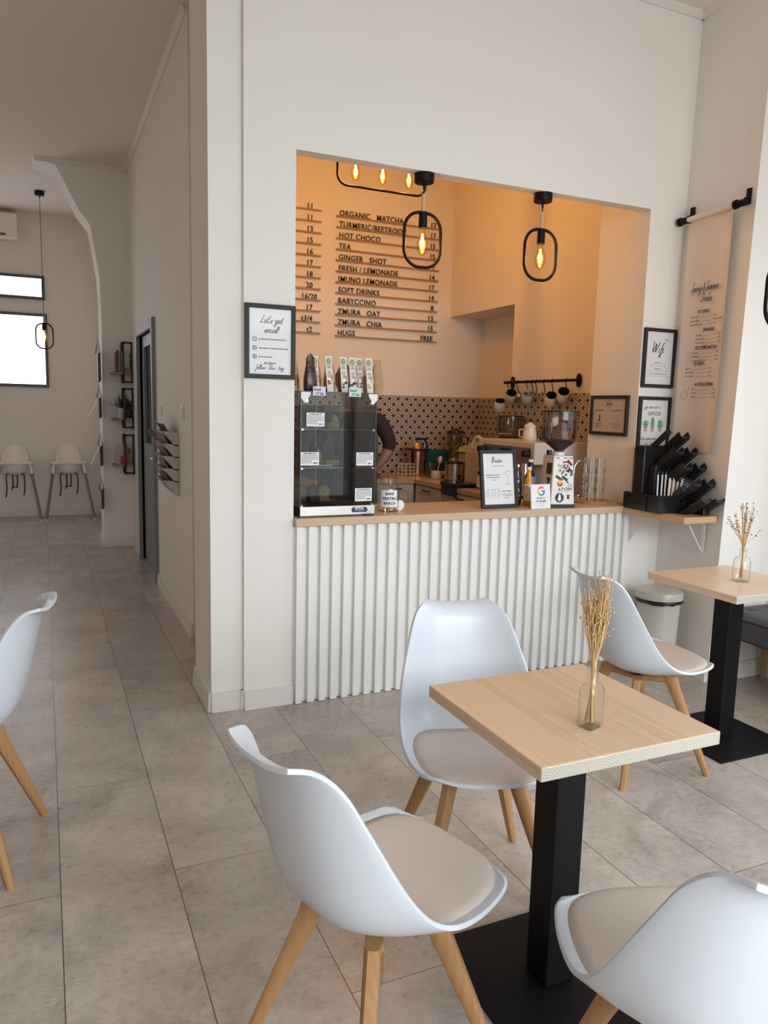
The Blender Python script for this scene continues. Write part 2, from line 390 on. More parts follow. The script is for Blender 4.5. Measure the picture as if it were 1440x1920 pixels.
# ---- lettering
def text(s, size, m, parent, x=0., y=0., z=0., align='LEFT', name='lettering', ext=.0, space=1., shear=0., sx=1., bold=0., rot=0., M4=None):
    """upright type in the local XZ plane facing -Y"""
    cu = bpy.data.curves.new('t', 'FONT'); cu.body = s; cu.size = size; cu.align_x = align; cu.extrude = ext
    cu.space_character = space; cu.shear = shear; cu.offset = bold; cu.resolution_u = 3
    t = bpy.data.objects.new('t', cu); COL.objects.link(t)
    dg = bpy.context.evaluated_depsgraph_get(); me = bpy.data.meshes.new_from_object(t.evaluated_get(dg))
    bpy.data.objects.remove(t); bpy.data.curves.remove(cu)
    T = Matrix.Translation((x, y, z)) @ Matrix.Rotation(rot, 4, 'Y') @ Matrix.Rotation(PI/2, 4, 'X') @ Matrix.Diagonal((sx, 1, 1, 1))
    if M4 is not None: T = M4 @ T
    me.transform(T); me.name = name; me.materials.clear(); me.materials.append(m)
    o = bpy.data.objects.new(name, me); COL.objects.link(o)
    if parent is not None: o.parent = parent
    return o
def join_(objs):
    """merge pieces that read as one print"""
    a = objs[0]; bm = bmesh.new()
    mats = []
    for o in objs:
        off = len(mats)
        for mm in o.data.materials: mats.append(mm)
        tmp = bmesh.new(); tmp.from_mesh(o.data)
        for f in tmp.faces: f.material_index += off
        me = bpy.data.meshes.new('j'); tmp.to_mesh(me); tmp.free(); bm.from_mesh(me); bpy.data.meshes.remove(me)
    me = bpy.data.meshes.new(a.name); bm.to_mesh(me); bm.free()
    for mm in mats: me.materials.append(mm)
    a.data = me
    for o in objs[1:]: bpy.data.objects.remove(o)
    return a
def join(objs): return objs[0]
# a small monoline hand for the handwritten signs: (advance, strokes)
G = {
'a': (.42, ['.33,.36 .15,.40 .05,.2 .13,.02 .27,.1 .33,.37 .34,.1 .43,.02']),
'b': (.38, ['.08,.88 .06,.05 .2,0 .31,.2 .18,.38 .07,.25']),
'c': (.36, ['.3,.34 .15,.4 .05,.2 .15,0 .37,.08']),
'd': (.42, ['.3,.36 .12,.38 .05,.15 .15,0 .3,.15 .36,.9 .34,.05 .43,.02']),
'e': (.36, ['.05,.15 .24,.22 .24,.38 .1,.36 .06,.12 .18,0 .37,.1']),
'f': (.26, ['.34,.82 .22,.92 .15,.6 .10,-.3 .0,-.42 -.04,-.28 .2,.0', '.02,.36 .3,.42']),
'g': (.42, ['.32,.36 .12,.38 .06,.15 .2,.05 .33,.37 .28,-.3 .08,-.42 .06,-.2 .43,.06']),
'h': (.42, ['.1,.9 .05,0 .07,.22 .2,.4 .29,.3 .28,.05 .42,.04']),
'i': (.2, ['.07,.38 .06,.06 .2,.04', '.1,.54 .12,.56']),
'k': (.36, ['.1,.9 .05,0', '.3,.38 .07,.18 .2,.12 .36,.02']),
'l': (.2, ['.02,.1 .16,.7 .12,.9 .06,.5 .08,.04 .2,.04']),
'm': (.6, ['.05,.38 .04,0 .08,.28 .2,.4 .24,0 .28,.28 .4,.4 .46,.06 .6,.04']),
'n': (.4, ['.05,.38 .04,0 .08,.28 .22,.4 .26,.06 .4,.04']),
'o': (.38, ['.2,.39 .05,.2 .16,0 .31,.18 .2,.39 .38,.34']),
'p': (.38, ['.06,.38 .02,-.42', '.05,.25 .2,.4 .31,.22 .18,.02 .06,.1 .38,.04']),
'r': (.3, ['.05,.38 .04,0 .08,.26 .2,.38 .3,.36']),
's': (.3, ['.02,.04 .2,.4 .24,.12 .1,0 .3,.04']),
't': (.26, ['.16,.75 .08,.1 .14,0 .26,.05', '.0,.48 .3,.54']),
'u': (.4, ['.05,.38 .06,.06 .2,.02 .3,.37 .3,.06 .4,.04']),
'w': (.55, ['.04,.38 .1,.02 .25,.36 .32,.02 .48,.4 .56,.36']),
'y': (.4, ['.05,.38 .1,.08 .26,.12 .32,.38 .24,-.3 .04,-.4 .1,-.15 .4,.06']),
'L': (.5, ['.3,.95 .14,.2 .02,.02 .2,.08 .5,.02']),
'W': (.85, ['.02,.98 .1,.9 .12,0 .42,.85 .44,.02 .6,.4 .8,1.']),
'S': (.5, ['.48,.85 .3,.95 .12,.7 .34,.4 .2,.02 -.05,.02 .0,.2 .5,.3']),
'D': (.55, ['.2,.9 .08,.02', '-.05,.8 .3,.95 .52,.5 .25,.02 -.05,.06']),
'B': (.5, ['.16,.9 .05,.0', '-.05,.75 .3,.95 .3,.6 .12,.48 .42,.35 .25,.0 .0,.06']),
'&': (.45, ['.4,.1 .1,.7 .25,.85 .3,.6 .05,.2 .2,0 .42,.35']),
"'": (.12, ['.06,.85 .03,.7']), ' ': (.28, []), '!': (.2, ['.1,.85 .06,.2', '.04,.03 .06,.05']),
'.': (.14, ['.04,.02 .07,.03'])}
def hand(mb, s, x, z, h, w=.0012, shear=.25, y=0., sx=1., center=False):
    w = w*1.45
    adv = sum(G.get(c, G[' '])[0] for c in s)*h*sx
    if center: x -= adv/2
    for c in s:
        a, st = G.get(c, G[' '])
        for q in st:
            pts = [tuple(float(v) for v in p.split(',')) for p in q.split()]
            pts = smooth_pts(pts, 4) if len(pts) > 2 else pts
            mb.ribbon([(x+(u+shear*v)*h*sx, z+v*h) for u, v in pts], w, y)
        x += a*h*sx
    return x

# ================================================================== THE ROOM
CZ = 3.75
YF = 3.52      # plane of the bar front wall
YB = 6.30      # back wall behind the bar
XR = 3.46      # right wall behind the bar
struct('floor', MB().box(-3.2, 4.3, -3.2, 10.8, -.1, 0), FLOOR)
struct('ceiling', MB().box(-3.2, 4.3, -3.2, 10.8, CZ, CZ+.1), CEIL)
w = MB()
w.box(.70, .855, YF+.025, 3.96, 0, CZ)                        # slim pillar edge
w.box(.855, 1.10, YF, 3.96, 0, CZ)                            # left of the hatch
w.box(1.10, 3.215, YF, YF+.08, 2.655, CZ)                     # lintel
w.box(1.10, 3.215, YF, YF+.08, 0, .90)                        # below the hatch
w.hexa([(3.215, YF, 0), (3.44, YF, 0), (3.50, YF+.43, 0), (3.215, YF+.43, 0)], [(3.215, YF, CZ), (3.50, YF, CZ), (3.50, YF+.43, CZ), (3.215, YF+.43, CZ)])
struct('wall_front', w, WHITE)
# corridor wall, with the door opening
w = MB()
w.box(.90, .95, 3.96, 4.766, 0, CZ); w.box(.83, .95, 4.766, 6.42, 0, CZ); w.box(.83, .95, 6.42, 7.42, 2.08, CZ); w.box(.83, .95, 7.42, 10.8, 0, CZ)  # first panel is added across the gap to stop bar light leaking
struct('wall_corridor', w, WHITE)
w = MB().box(.95, 3.95, YB, YB+.1, 0, CZ)
struct('wall_bar_back', w, BARWALL)
w = MB()
w.box(XR, XR+.5, YF+.43, 5.24, 0, CZ); w.box(XR, XR+.5, 5.24, YB, 2.335, CZ); w.box(3.81, 3.95, 5.24, YB, 0, 2.335)
struct('wall_bar_right', w, BARWALL)
struct('wall_bar_left', MB().box(.95, .97, 4.766, YB, 0, CZ), BARWALL)
struct('wall_back', MB().box(-3.2, .83, 10.67, 10.8, 0, CZ), WHITE)
struct('wall_left', MB().box(-3.2, -3.1, -3.2, 10.67, 0, CZ), mat('warm_side_wall', (.72, .58, .46), .7))
# wall between the bar front and the bench nook
w = MB()
w.hexa([(3.44, YF, 0), (3.365, 2.985, 0), (3.95, 2.985, 0), (3.95, YF+.43, 0), (3.5, YF+.43, 0)], [(3.50, YF, CZ), (3.455, 2.985, CZ), (3.95, 2.985, CZ), (3.95, YF+.43, CZ), (3.5, YF+.43, CZ)])
struct('wall_nook', w, WHITE)
# right wall with the side window
w = MB()
w.box(3.78, 3.9, 2.55, 2.985, 0, CZ); w.box(3.78, 3.9, -3.2, -1.5, 0, CZ); w.box(3.78, 3.9, -1.5, 2.55, 0, .75); w.box(3.78, 3.9, -1.5, 2.55, 2.7, CZ)
struct('wall_right', w, WHITE)
w = MB()
w.box(-3.2, 3.9, -2.5, -2.4, 3.25, CZ); w.box(-3.2, -.5, -2.5, -2.4, 0, CZ); w.box(-.5, 3.9, -2.5, -2.4, 0, .25)
struct('wall_rear', w, WHITE)
# arched pier at the end of the corridor
arch = [(-.02, 3.75), (.10, 3.72), (.185, 3.70), (.235, 3.60), (.29, 3.49), (.37, 3.33), (.475, 3.19), (.50, 3.03), (.525, 2.88), (.548, 2.7), (.556, 2.45), (.558, 2.2), (.553, 1.77), (.54, 1.0), (.535, 0), (.83, 0), (.83, 3.75)]
struct('wall_pier', MB().prism(arch[::-1], 'Y', 8.2, 8.62), WHITE)
# baseboards
def base(name, pts, h=.095, t=.012):
    m = MB()
    for (x0, y0), (x1, y1) in zip(pts, pts[1:]):
        d = Vector((x1-x0, y1-y0, 0)).normalized(); n = Vector((d.y, -d.x, 0))*t
        a = Vector((x0, y0, 0))-d*.0; b = Vector((x1, y1, 0))+d*.0
        m.hexa([a, b, b+n*1.5, a+n*1.5], [a+Vector((0, 0, h)), b+Vector((0, 0, h)), b+n+Vector((0, 0, h)), a+n+Vector((0, 0, h))])
    return struct(name, m, TRIM)
base('baseboard_front', [(.70, 3.96), (.70, YF+.025), (.855, YF+.025), (.855, YF), (1.10, YF)])
base('baseboard_corridor', [(.83, 6.36), (.83, 4.766), (.95, 4.766)])
base('baseboard_corridor_end', [(.535, 8.62), (.535, 8.2), (.83, 8.2), (.83, 7.46)])
base('baseboard_back', [(-3.1, 10.67), (.83, 10.67)])
base('baseboard_nook', [(3.44, YF), (3.365, 2.985), (3.78, 2.985)])
base('baseboard_right', [(3.78, 2.985), (3.78, -2.4)])
# crown mouldings
def crown(name, pts, s=.035):
    m = MB()
    for (x0, y0), (x1, y1) in zip(pts, pts[1:]):
        d = Vector((x1-x0, y1-y0, 0)).normalized(); n = Vector((d.y, -d.x, 0))
        a = Vector((x0, y0, CZ)); b = Vector((x1, y1, CZ)); z = Vector((0, 0, -1))
        m.hexa([a+z*s, b+z*s, b+z*s+n*.012, a+z*s+n*.012], [a, b, b+n*s, a+n*s])
    return struct(name, m, TRIM)
crown('trim_1', [(.83, 8.2), (.83, 4.766)]); crown('trim_2', [(.0, 8.2), (.83, 8.2)]); crown('trim_3', [(-3.1, 10.67), (.83, 10.67)])
crown('trim_4', [(.855, YF), (3.50, YF), (3.455, 2.985)])
# back wall windows
def window(name, x0, x1, z0, z1, y=10.67, fr=.035):
    r = bpy.data.objects.new(name, None); COL.objects.link(r); r['kind'] = 'structure'
    f = MB()
    f.box(x0-fr, x1+fr, y-.03, y, z1, z1+fr); f.box(x0-fr, x1+fr, y-.03, y, z0-fr, z0); f.box(x0-fr, x0, y-.03, y, z0, z1); f.box(x1, x1+fr, y-.03, y, z0, z1)
    f.build('window_frame', GREYFR, r)
    MB().box(x0, x1, y-.012, y-.002, z0, z1).build('window_pane', WINEM, r)
window('window_1', -2.3, .03, 2.76, 2.98); window('window_2', -2.3, .045, 1.68, 2.52)
# shopfront glazing behind the camera and the side window
def glazing(name, axis, a0, a1, z0, z1, at, n):
    r = bpy.data.objects.new(name, None); COL.objects.link(r); r['kind'] = 'structure'
    f = MB(); g = MB(); t = .05
    def bx(m, u0, u1, v0, v1, d):
        if axis == 'X': m.box(u0, u1, at-d, at+d, v0, v1)
        else: m.box(at-d, at+d, u0, u1, v0, v1)
    bx(f, a0, a1, z0, z0+t, .04); bx(f, a0, a1, z1-t, z1, .04)
    for i in range(n+1):
        u = a0+(a1-a0-t)*i/n; bx(f, u, u+t, z0+t, z1-t, .038)
    bx(g, a0+t, a1-t, z0+t, z1-t, .003)
    f.build('window_frame', TRIM if axis == 'Y' else GREYFR, r); g.build('window_pane', CLEAR, r)
glazing('window_3', 'X', -.5, 3.78, .25, 3.25, -2.45, 3); glazing('window_4', 'Y', -1.5, 2.55, .75, 2.7, 3.84, 3)
# corridor door (grey, seen very obliquely)
d = bpy.data.objects.new('door_1', None); COL.objects.link(d); d['kind'] = 'structure'
f = MB(); f.box(.80, .955, 6.34, 6.42, 0, 2.16); f.box(.80, .955, 7.42, 7.50, 0, 2.16); f.box(.80, .955, 6.42, 7.42, 2.08, 2.16)
f.build('door_frame', GREYDOOR, d, bevel=.004)
f = MB(); f.box(.850, .89, 6.42, 7.42, .01, 1.12); f.box(.850, .89, 6.42, 6.53, 1.12, 2.08); f.box(.850, .89, 7.31, 7.42, 1.12, 2.08); f.box(.850, .89, 6.53, 7.31, 1.98, 2.08)
f.build('door_panel', GREYDOOR, d)
MB().box(.865, .875, 6.53, 7.31, 1.12, 1.98).build('door_pane', glass_mat('door_glass', (.45, .45, .48), .2), d)
MB().box(.858, .864, 6.60, 6.86, 1.38, 1.80).build('door_notice', MBLACK, d)
MB().tube([(.85, 6.50, 1.02), (.815, 6.50, 1.02), (.815, 6.61, 1.02)], .008).build('door_handle', STEEL, d)

# hexagon mosaic splashback
o = MB().box(.97, XR, YB-.008, YB, .9, 1.605).box(XR, 3.81, YB-.008, YB, .9, 1.605).build('tile_splashback', HEXX); tag(o, kind='structure'); o.name = 'trim_5'
o = MB().box(XR-.008, XR, YF+.43, 5.24, .9, 1.625).build('trim_6', HEXY); tag(o, kind='structure')
o = MB().box(3.802, 3.81, 5.24, YB-.008, .9, 1.605).build('trim_7', HEXY); tag(o, kind='structure')

# ================================================================== BAR FRONT
t = MB()
for i in range(34):
    x = 1.108+.0618*i; t.box(x, x+.034, YF-.034, YF-.006, .002, .905)
t.box(1.102, 3.185, YF-.006, YF, .002, .905)
tag(t.build('slatted_panel', SLAT, bevel=.0012, seg=1), 'white vertical batten cladding on the front of the bar below the counter', 'panel')
t = MB().prism([(1.102, YF-.042), (3.19, YF-.042), (3.213, YF), (3.213, 3.93), (2.335, 3.93), (1.102, 3.93)], 'Z', .905, .945)
tag(t.build('bar_counter', ASHX, bevel=.002), 'pale oak bar counter board running across the serving hatch', 'counter')
# corner shelf with brackets
sh = thing('corner_shelf', 'small oak shelf on white brackets right of the bar counter, under the cup rack', 'shelf', (0, 0, 0))
MB().prism([(3.20, YF-.002), (3.12, YF-.045), (3.14, 3.02), (3.378, 3.02), (3.44, YF-.01)], 'Z', .905, .94).build('board', wood_mat('shelf_oak', (.58, .38, .21), (.40, .24, .12), 'Y', .3, .4, 60), sh, bevel=.002)
for (x, y, rz) in ((3.22, YF, 0), (3.378, 3.11, 1)):
    b = MB()
    if rz == 0:
        b.box(x-.012, x+.012, y-.004, y, .72, .905); b.box(x-.012, x+.012, y-.17, y, .901, .905)
        b.tube([(x, y-.003, .73), (x, y-.14, .90)], .004)
    else:
        b.hexa([(x, y-.012, .72), (x+.003, y-.012, .72), (x+.003, y+.012, .72), (x, y+.012, .72)], [(x+.004, y-.012, .905), (x+.007, y-.012, .905), (x+.007, y+.012, .905), (x+.004, y+.012, .905)])
        b.box(x-.15, x+.004, y-.012, y+.012, .901, .905); b.tube([(x, y, .73), (x-.12, y, .90)], .004)
    b.build('bracket', TRIM, sh)

# ================================================================== CHAIRS
ROWS = [  # spine (y,z), rim (y,z), half width
    ((0.256, 0.459), (0.2125, 0.4761), 0.1821), ((0.24, 0.456), (0.1987, 0.4721), 0.2022), ((0.205, 0.448), (0.1679, 0.465), 0.2148), ((0.15, 0.436), (0.1145, 0.4605), 0.2257), ((0.07, 0.426), (0.056, 0.4629), 0.2315), ((-0.02, 0.422), (0.0011, 0.4789), 0.2351), ((-0.1, 0.432), (-0.0502, 0.5105), 0.2338), ((-0.16, 0.462), (-0.0921, 0.5576), 0.2275), ((-0.198, 0.515), (-0.1273, 0.6144), 0.2166), ((-0.22, 0.585), (-0.159, 0.6768), 0.2014), ((-0.238, 0.66), (-0.1871, 0.7341), 0.1849), ((-0.254, 0.735), (-0.2139, 0.7881), 0.1682), ((-0.268, 0.79), (-0.2425, 0.8256), 0.1488), ((-0.287, 0.824), (-0.2688, 0.8425), 0.1259), ((-0.315, 0.836), (-0.3062, 0.849), 0.108)]
def shell_pt(u, v, off=0.):
    n = len(ROWS)-1; f = max(0., min(1., u))*n; i = min(int(f), n-1); t = f-i
    def cr(k):
        g = lambda j: ROWS[max(0, min(n, j))]
        def val(r): return {0: r[0][0], 1: r[0][1], 2: r[1][0], 3: r[1][1], 4: r[2]}[k]
        a, b, c, d = val(g(i-1)), val(g(i)), val(g(i+1)), val(g(i+2))
        return .5*((2*b)+(-a+c)*t+(2*a-5*b+4*c-d)*t*t+(-a+3*b-3*c+d)*t**3)
    sy, sz, ey, ez, w = (cr(k) for k in range(5))
    e = abs(v)**2.6
    y = sy+(ey-sy)*e; z = sz+(ez-sz)*e
    return Vector((v*w, y, z))
def make_chair(label):
    r = thing('shell_chair', label, 'chair', group='white shell chairs')
    m = MB(); m.grid(lambda a, b: shell_pt(a, b*2-1), 43, 29)
    o = m.build('seat_shell', PLASTIC, r, smooth=180, fix=False)
    # make the top face point up/forward, then give the plastic its thickness and rolled rim
    md = o.modifiers.new('s', 'SOLIDIFY'); md.thickness = .0105; md.offset = 0
    md = o.modifiers.new('b', 'BEVEL'); md.width = .0035; md.segments = 2; md.limit_method = 'ANGLE'; md.angle_limit = 1.0
    bake(o); o.data.shade_smooth()
    # seat pad
    m = MB(); N = 40; K = 9; rings = []
    def padpt(rad, a, h):
        c, s_ = math.cos(a), math.sin(a)
        k = (abs(c)**3.6+abs(s_)**3.6)**(-1/3.6)
        v = .88*rad*k*c; u = .248+.232*rad*k*s_
        p = shell_pt(u, v); q = shell_pt(u+.01, v)-p; s2 = shell_pt(u, v+.01)-p
        nn = q.cross(s2).normalized(); nn = nn if nn.z > 0 else -nn
        return p+nn*h
    for i in range(K):
        rad = i/(K-1)
        hh = .006+.020*(1-rad**4)
        if i == 0: rings.append([m.bm.verts.new(padpt(0, 0, hh))])
        else: rings.append([m.bm.verts.new(padpt(rad, 2*PI*j/N, hh)) for j in range(N)])
    rings.append([m.bm.verts.new(padpt(1.0, 2*PI*j/N, .0045)) for j in range(N)])
    for A, B in zip(rings, rings[1:]):
        for j in range(N):
            if len(A) == 1: m._f([A[0], B[j], B[(j+1) % N]])
            else: m._f([A[j], A[(j+1) % N], B[(j+1) % N], B[j]])
    o = m.build('seat_pad', PAD, r, smooth=180)
    # beech legs: wide wedge at the top, tapering to a small rounded foot
    for sx, sy, fy in ((1, 1, .205), (-1, 1, .205), (1, -1, -.215), (-1, -1, -.215)):
        top = Vector((sx*.095, sy*.075 if sy > 0 else -.085, .412)); foot = Vector((sx*.215, fy, 0))
        d = (foot-top).normalized(); dr = Vector((sx, sy*.9, 0)).normalized(); tn = Vector((-dr.y, dr.x, 0))
        b = MB(); secs = []
        for tt, wr, wt in ((0, .034, .018), (.12, .026, .018), (.5, .020, .0165), (.93, .0145, .013), (1., .0125, .0115)):
            c = top.lerp(foot, tt)
            pts = []
            for k in range(12):
                a = 2*PI*k/12; ca, sa = math.cos(a), math.sin(a); q = (abs(ca)**4+abs(sa)**4)**(-.25)
                pts.append(c+dr*ca*q*wr+tn*sa*q*wt)
            secs.append([b.bm.verts.new(p) for p in pts])
        for A, B in zip(secs, secs[1:]):
            for k in range(12): b._f([A[k], A[(k+1) % 12], B[(k+1) % 12], B[k]])
        b._f(secs[0][::-1]); b._f(secs[-1])
        lg = b.build('leg', BEECH, r, smooth=40)
    b = MB()
    for sgn in (1, -1):
        a = Vector((-.10, -.09*sgn, .392)); c = Vector((.10, .08*sgn, .392))
        b.tube([a, (a+c)/2-Vector((0, 0, .012)), c], [.016, .019, .016], 8)
    b.build('underframe', BEECH, r, smooth=40)
    MB().box(-.05, .05, -.05, .05, .404, .415).build('mounting_plate', BLACK, r)
    return r
chair = make_chair('white shell chair on beech legs at the left side of the near table')
chair.location = (.634, 1.402, 0); chair.rotation_euler = (0, 0, -1.281)
dup(chair, (1.187, 1.896, 0), 2.892, 'white shell chair facing the camera between the near table and the slatted bar front')
dup(chair, (2.293, 2.386, 0), -1.658, 'white shell chair seen side-on at the far table in front of the round bin')
dup(chair, (1.072, .916, 0), -.323, 'white shell chair cut by the lower right corner, seen from behind its back')
dup(chair, (-.302, 2.663, 0), 1.346, 'white shell chair cut by the left edge of the frame, standing alone by the corridor')

# ================================================================== TABLES
def make_table(label, cx, cy, s, b):
    r = thing('bistro_table', label, 'table', (cx, cy, 0), 0, 'square bistro tables')
    h = s/2
    MB().box(-h, h, -h, h, .717, .75).build('tabletop', ASH, r, bevel=.003)
    MB().box(-.045, .045, -.045, .045, .009, .705).build('column', BLACK, r, bevel=.004)
    MB().box(-.17, .17, -.17, .17, .705, .717).build('top_plate', BLACK, r)
    MB().box(-b/2, b/2, -b/2, b/2, 0, .009).build('base_plate', BLACK, r, bevel=.001)
    return r
tb = make_table('square ash-topped bistro table on a black pedestal in the foreground', 1.182, 1.477, .512, .452)
t2 = dup(tb, (2.848, 2.436, 0), 0, 'square ash-topped bistro table on a black pedestal beside the grey bench')

# bottles with dried flax
def bottle_square():
    r = thing('bottle_vase', 'small square clear glass bottle vase on the near table', 'vase', (1.162, 1.357, .75), .25)
    m = MB()
    prof = [(.023, .0), (.026, .004), (.026, .088), (.021, .103), (.0125, .111), (.0115, .140), (.0145, .142), (.0145, .150), (.011, .151)]
    rings = []
    for k, (w, z) in enumerate(prof):
        n = 32; p = 7 if k < 4 else 2.2; ring = []
        for i in range(n):
            a = 2*PI*i/n; c, s_ = math.cos(a), math.sin(a); q = (abs(c)**p+abs(s_)**p)**(-1/p); ring.append(m.bm.verts.new((c*q*w, s_*q*w*(.8 if k < 4 else 1), z)))
        rings.append(ring)
    for A, B in zip(rings, rings[1:]):
        for i in range(32): m._f([A[i], A[(i+1) % 32], B[(i+1) % 32], B[i]])
    m._f(rings[0][::-1])
    m.build('bottle', BOTTLE, r, smooth=50)
    MB().prism(rrect(.044, .036, .008), 'Z', .002, .010).build('glass_base', BOTTLE, r)
bottle_square()
def bottle_round():
    r = thing('bottle_vase', 'small round clear glass bottle vase on the far table', 'vase', (2.868, 2.403, .75))
    MB().lathe([(0, .001), (.034, .001), (.038, .006), (.038, .085), (.030, .105), (.015, .114), (.0135, .136), (.018, .138), (.018, .148), (.013, .149)], n=32).build('bottle', BOTTLE, r, smooth=50)
    MB().lathe([(0, .002), (.033, .002), (.034, .007), (0, .009)], n=24).build('glass_base', BOTTLE, r)
bottle_round()
def flax(label, base, n, hmin, hmax, spread, headm, seed, wild=0.):
    rd = random.Random(seed); r = thing('dried_flax_bunch', label, 'dried flowers', base)
    st = MB(); hd = MB()
    for i in range(n):
        a = rd.uniform(0, 2*PI); s0 = rd.uniform(0, .013); H = rd.uniform(hmin, hmax); sp = rd.uniform(.15, 1)*spread
        if rd.random() < wild: sp *= 2.6; H *= .9
        b0 = Vector((s0*math.cos(a+2.5), s0*math.sin(a+2.5), .012)); nk = Vector((.006*math.cos(a), .006*math.sin(a), .155)); tp = Vector((sp*math.cos(a), sp*math.sin(a), H))
        mid = nk.lerp(tp, .5)+Vector((rd.uniform(-.004, .004), rd.uniform(-.004, .004), 0))
        P = smooth_pts([b0, nk, mid, tp], 4); st.tube(P, .0009, 4)
        k = rd.randint(2, 4) if hmax > .3 else 1
        for j in range(k):
            q = tp if j == 0 else nk.lerp(tp, rd.uniform(.62, .97))+Vector((rd.uniform(-.012, .012), rd.uniform(-.012, .012), rd.uniform(-.005, .012)))
            if j: st.tube([nk.lerp(tp, .6), q], .0006, 4)
            hd.ball(q, rd.uniform(.0022, .0032), 6)
    tag(st.build('stems', STRAW, r), kind='stuff'); tag(hd.build('seed_heads', headm, r, smooth=180), kind='stuff')
flax('tall golden dried flax bunch standing in the square bottle on the near table', (1.162, 1.357, .752), 78, .24, .375, .034, STRAWD, 3, .05)
flax('loose dried flax sprigs with dark seeds in the round bottle on the far table', (2.868, 2.403, .752), 30, .24, .36, .045, SEEDD, 5, .35)

# ================================================================== BENCH AND BIN
r = thing('upholstered_bench', 'grey buttoned velvet bench on beech legs along the right wall behind the far table', 'bench', (3.565, 2.1, 0))
m = MB(); m.box(-.20, .20, -.86, .86, .30, .415)
o = m.build('seat_box', GREYFAB, r, bevel=.012, seg=3)
def cush(a, b):
    x = -.2+.4*a; y = -.86+1.72*b; z = .418+.030*(min(a, 1-a, .12)/.12)**.5*(min(b, 1-b, .05)/.05)**.5
    for cy in [-.75+.3*k for k in range(6)]:
        for cx in (-.08, .08):
            z -= .016*math.exp(-((x-cx)**2+(y-cy)**2)/.0012)
    return Vector((x, y, z))
m = MB(); m.grid(cush, 25, 81); m.build('cushion', GREYFAB, r, smooth=180)
m = MB()
for z in (.305, .415): m.tube([(-.2, -.86, z), (-.2, .86, z), (.2, .86, z)], .004, 6)
m.build('piping', PIPING, r)
for sx in (-1, 1):
    for sy in (-1, 1):
        MB().lathe([(0, 0), (.013, 0), (.024, .30), (0, .30)], (sx*.165, sy*.82, 0), 14).build('leg', BEECH, r, smooth=40)
r = thing('waste_bin', 'round grey-green lidded bin with a black liner showing, beside the slatted bar front', 'bin', (3.215, 3.235, 0))
MB().lathe([(0, 0), (.105, 0), (.118, .43), (.11, .43)], n=40).build('bin_body', BIN, r, smooth=40)
m = MB(); rd = random.Random(2)
P = [(.122*math.cos(2*PI*i/48), .122*math.sin(2*PI*i/48), .433+rd.uniform(-.004, .004)) for i in range(48)]
m.tube(P, .012, 8, True); m.build('bin_liner', BLKPL, r, smooth=180)
MB().lathe([(.0, .442), (.12, .442), (.131, .446), (.131, .475), (.125, .488), (.06, .496), (0, .497)], n=48).build('lid', BIN, r, smooth=40)

# ================================================================== SIGNS
def framed(name, label, cat, loc, w, h, bd, paper, rot=(0, 0, 0), glass=True, d=.018):
    """origin at the bottom centre of the frame, picture faces local -Y"""
    r = thing(name, label, cat, loc, rot=rot)
    f = MB(); f.box(-w/2, w/2, -d, 0, 0, bd); f.box(-w/2, w/2, -d, 0, h-bd, h); f.box(-w/2, -w/2+bd, -d, 0, bd, h-bd); f.box(w/2-bd, w/2, -d, 0, bd, h-bd)
    f.build('frame', MBLACK, r, bevel=.0015)
    MB().box(-w/2+bd, w/2-bd, -.008, -.002, bd, h-bd).build('print', paper, r)
    if glass: MB().box(-w/2+bd, w/2-bd, -.0125, -.0115, bd, h-bd).build('glass', FRAMEGL, r)
    return r
def heart(mb, x, z, s, y):
    mb.poly([(x+s*.8*math.sin(t)**3, y, z+s*(.65*math.cos(t)-.25*math.cos(2*t)-.1*math.cos(3*t))) for t in [2*PI*i/16 for i in range(16)]])
def greek(mb, x0, x1, z, h, seed=0, y=-.0085):
    """line of print too small to read"""
    rd = random.Random(seed); x = x0
    while x < x1:
        w_ = min(rd.uniform(1.2, 4.2)*h, x1-x); mb.poly([(x, y, z), (x+w_, y, z), (x+w_, y, z+h), (x, y, z+h)]); x += w_+h*.6

# "Let's get social" sign
r = framed('social_sign', "black-framed handwritten Let's get social sign on the wall left of the hatch", 'sign', (.978, YF, 1.612), .242, .34, .02, mat('paper_cool', (.80, .81, .84), .5))
yy = -.0086; m = MB()
hand(m, "Let's get", -.05, .255, .038, .0024, .3, yy); hand(m, 'social!', -.03, .212, .034, .0024, .3, yy)
heart(m, -.035, .232, .004, yy)
pr = [m.build('lettering', INKG, r)]
m = MB()
for zz in (.175, .135, .095): m.poly([(x, yy, z) for x, z in rrect(.02, .02, .004, 3, -.074, zz+.005)])
pr.append(m.build('icons', mat('icon_grey', (.30, .30, .33), .6), r))
m = MB()
m.disc(-.074, .18, .0055, yy-.0003); m.ribbon([(-.073, .127), (-.073, .143), (-.070, .146)], .003, yy-.0003); m.ribbon([(-.077, .138), (-.069, .138)], .0025, yy-.0003)
m.ribbon([(-.078, .098), (-.073, .095), (-.073, .106), (-.068, .103)], .0025, yy-.0003)
pr.append(m.build('icon_marks', PAPER, r))
m = MB(); greek(m, -.055, .075, .178, .0045, 1, yy); greek(m, -.055, .088, .137, .0045, 2, yy); greek(m, -.055, .01, .097, .0045, 3, yy)
pr.append(m.build('small_print', INKG, r))
m = MB(); hand(m, "don't forget to", -.03, .068, .012, .0012, .3, yy); x = hand(m, 'follow', -.07, .042, .024, .0016, .3, yy); heart(m, x+.008, .048, .003, yy)
x = hand(m, 'like', x+.016, .042, .024, .0016, .3, yy); heart(m, x+.006, .046, .003, yy); hand(m, 'tag', x+.018, .042, .024, .0016, .3, yy)
pr.append(m.build('closing_line', INKG, r))
join(pr)

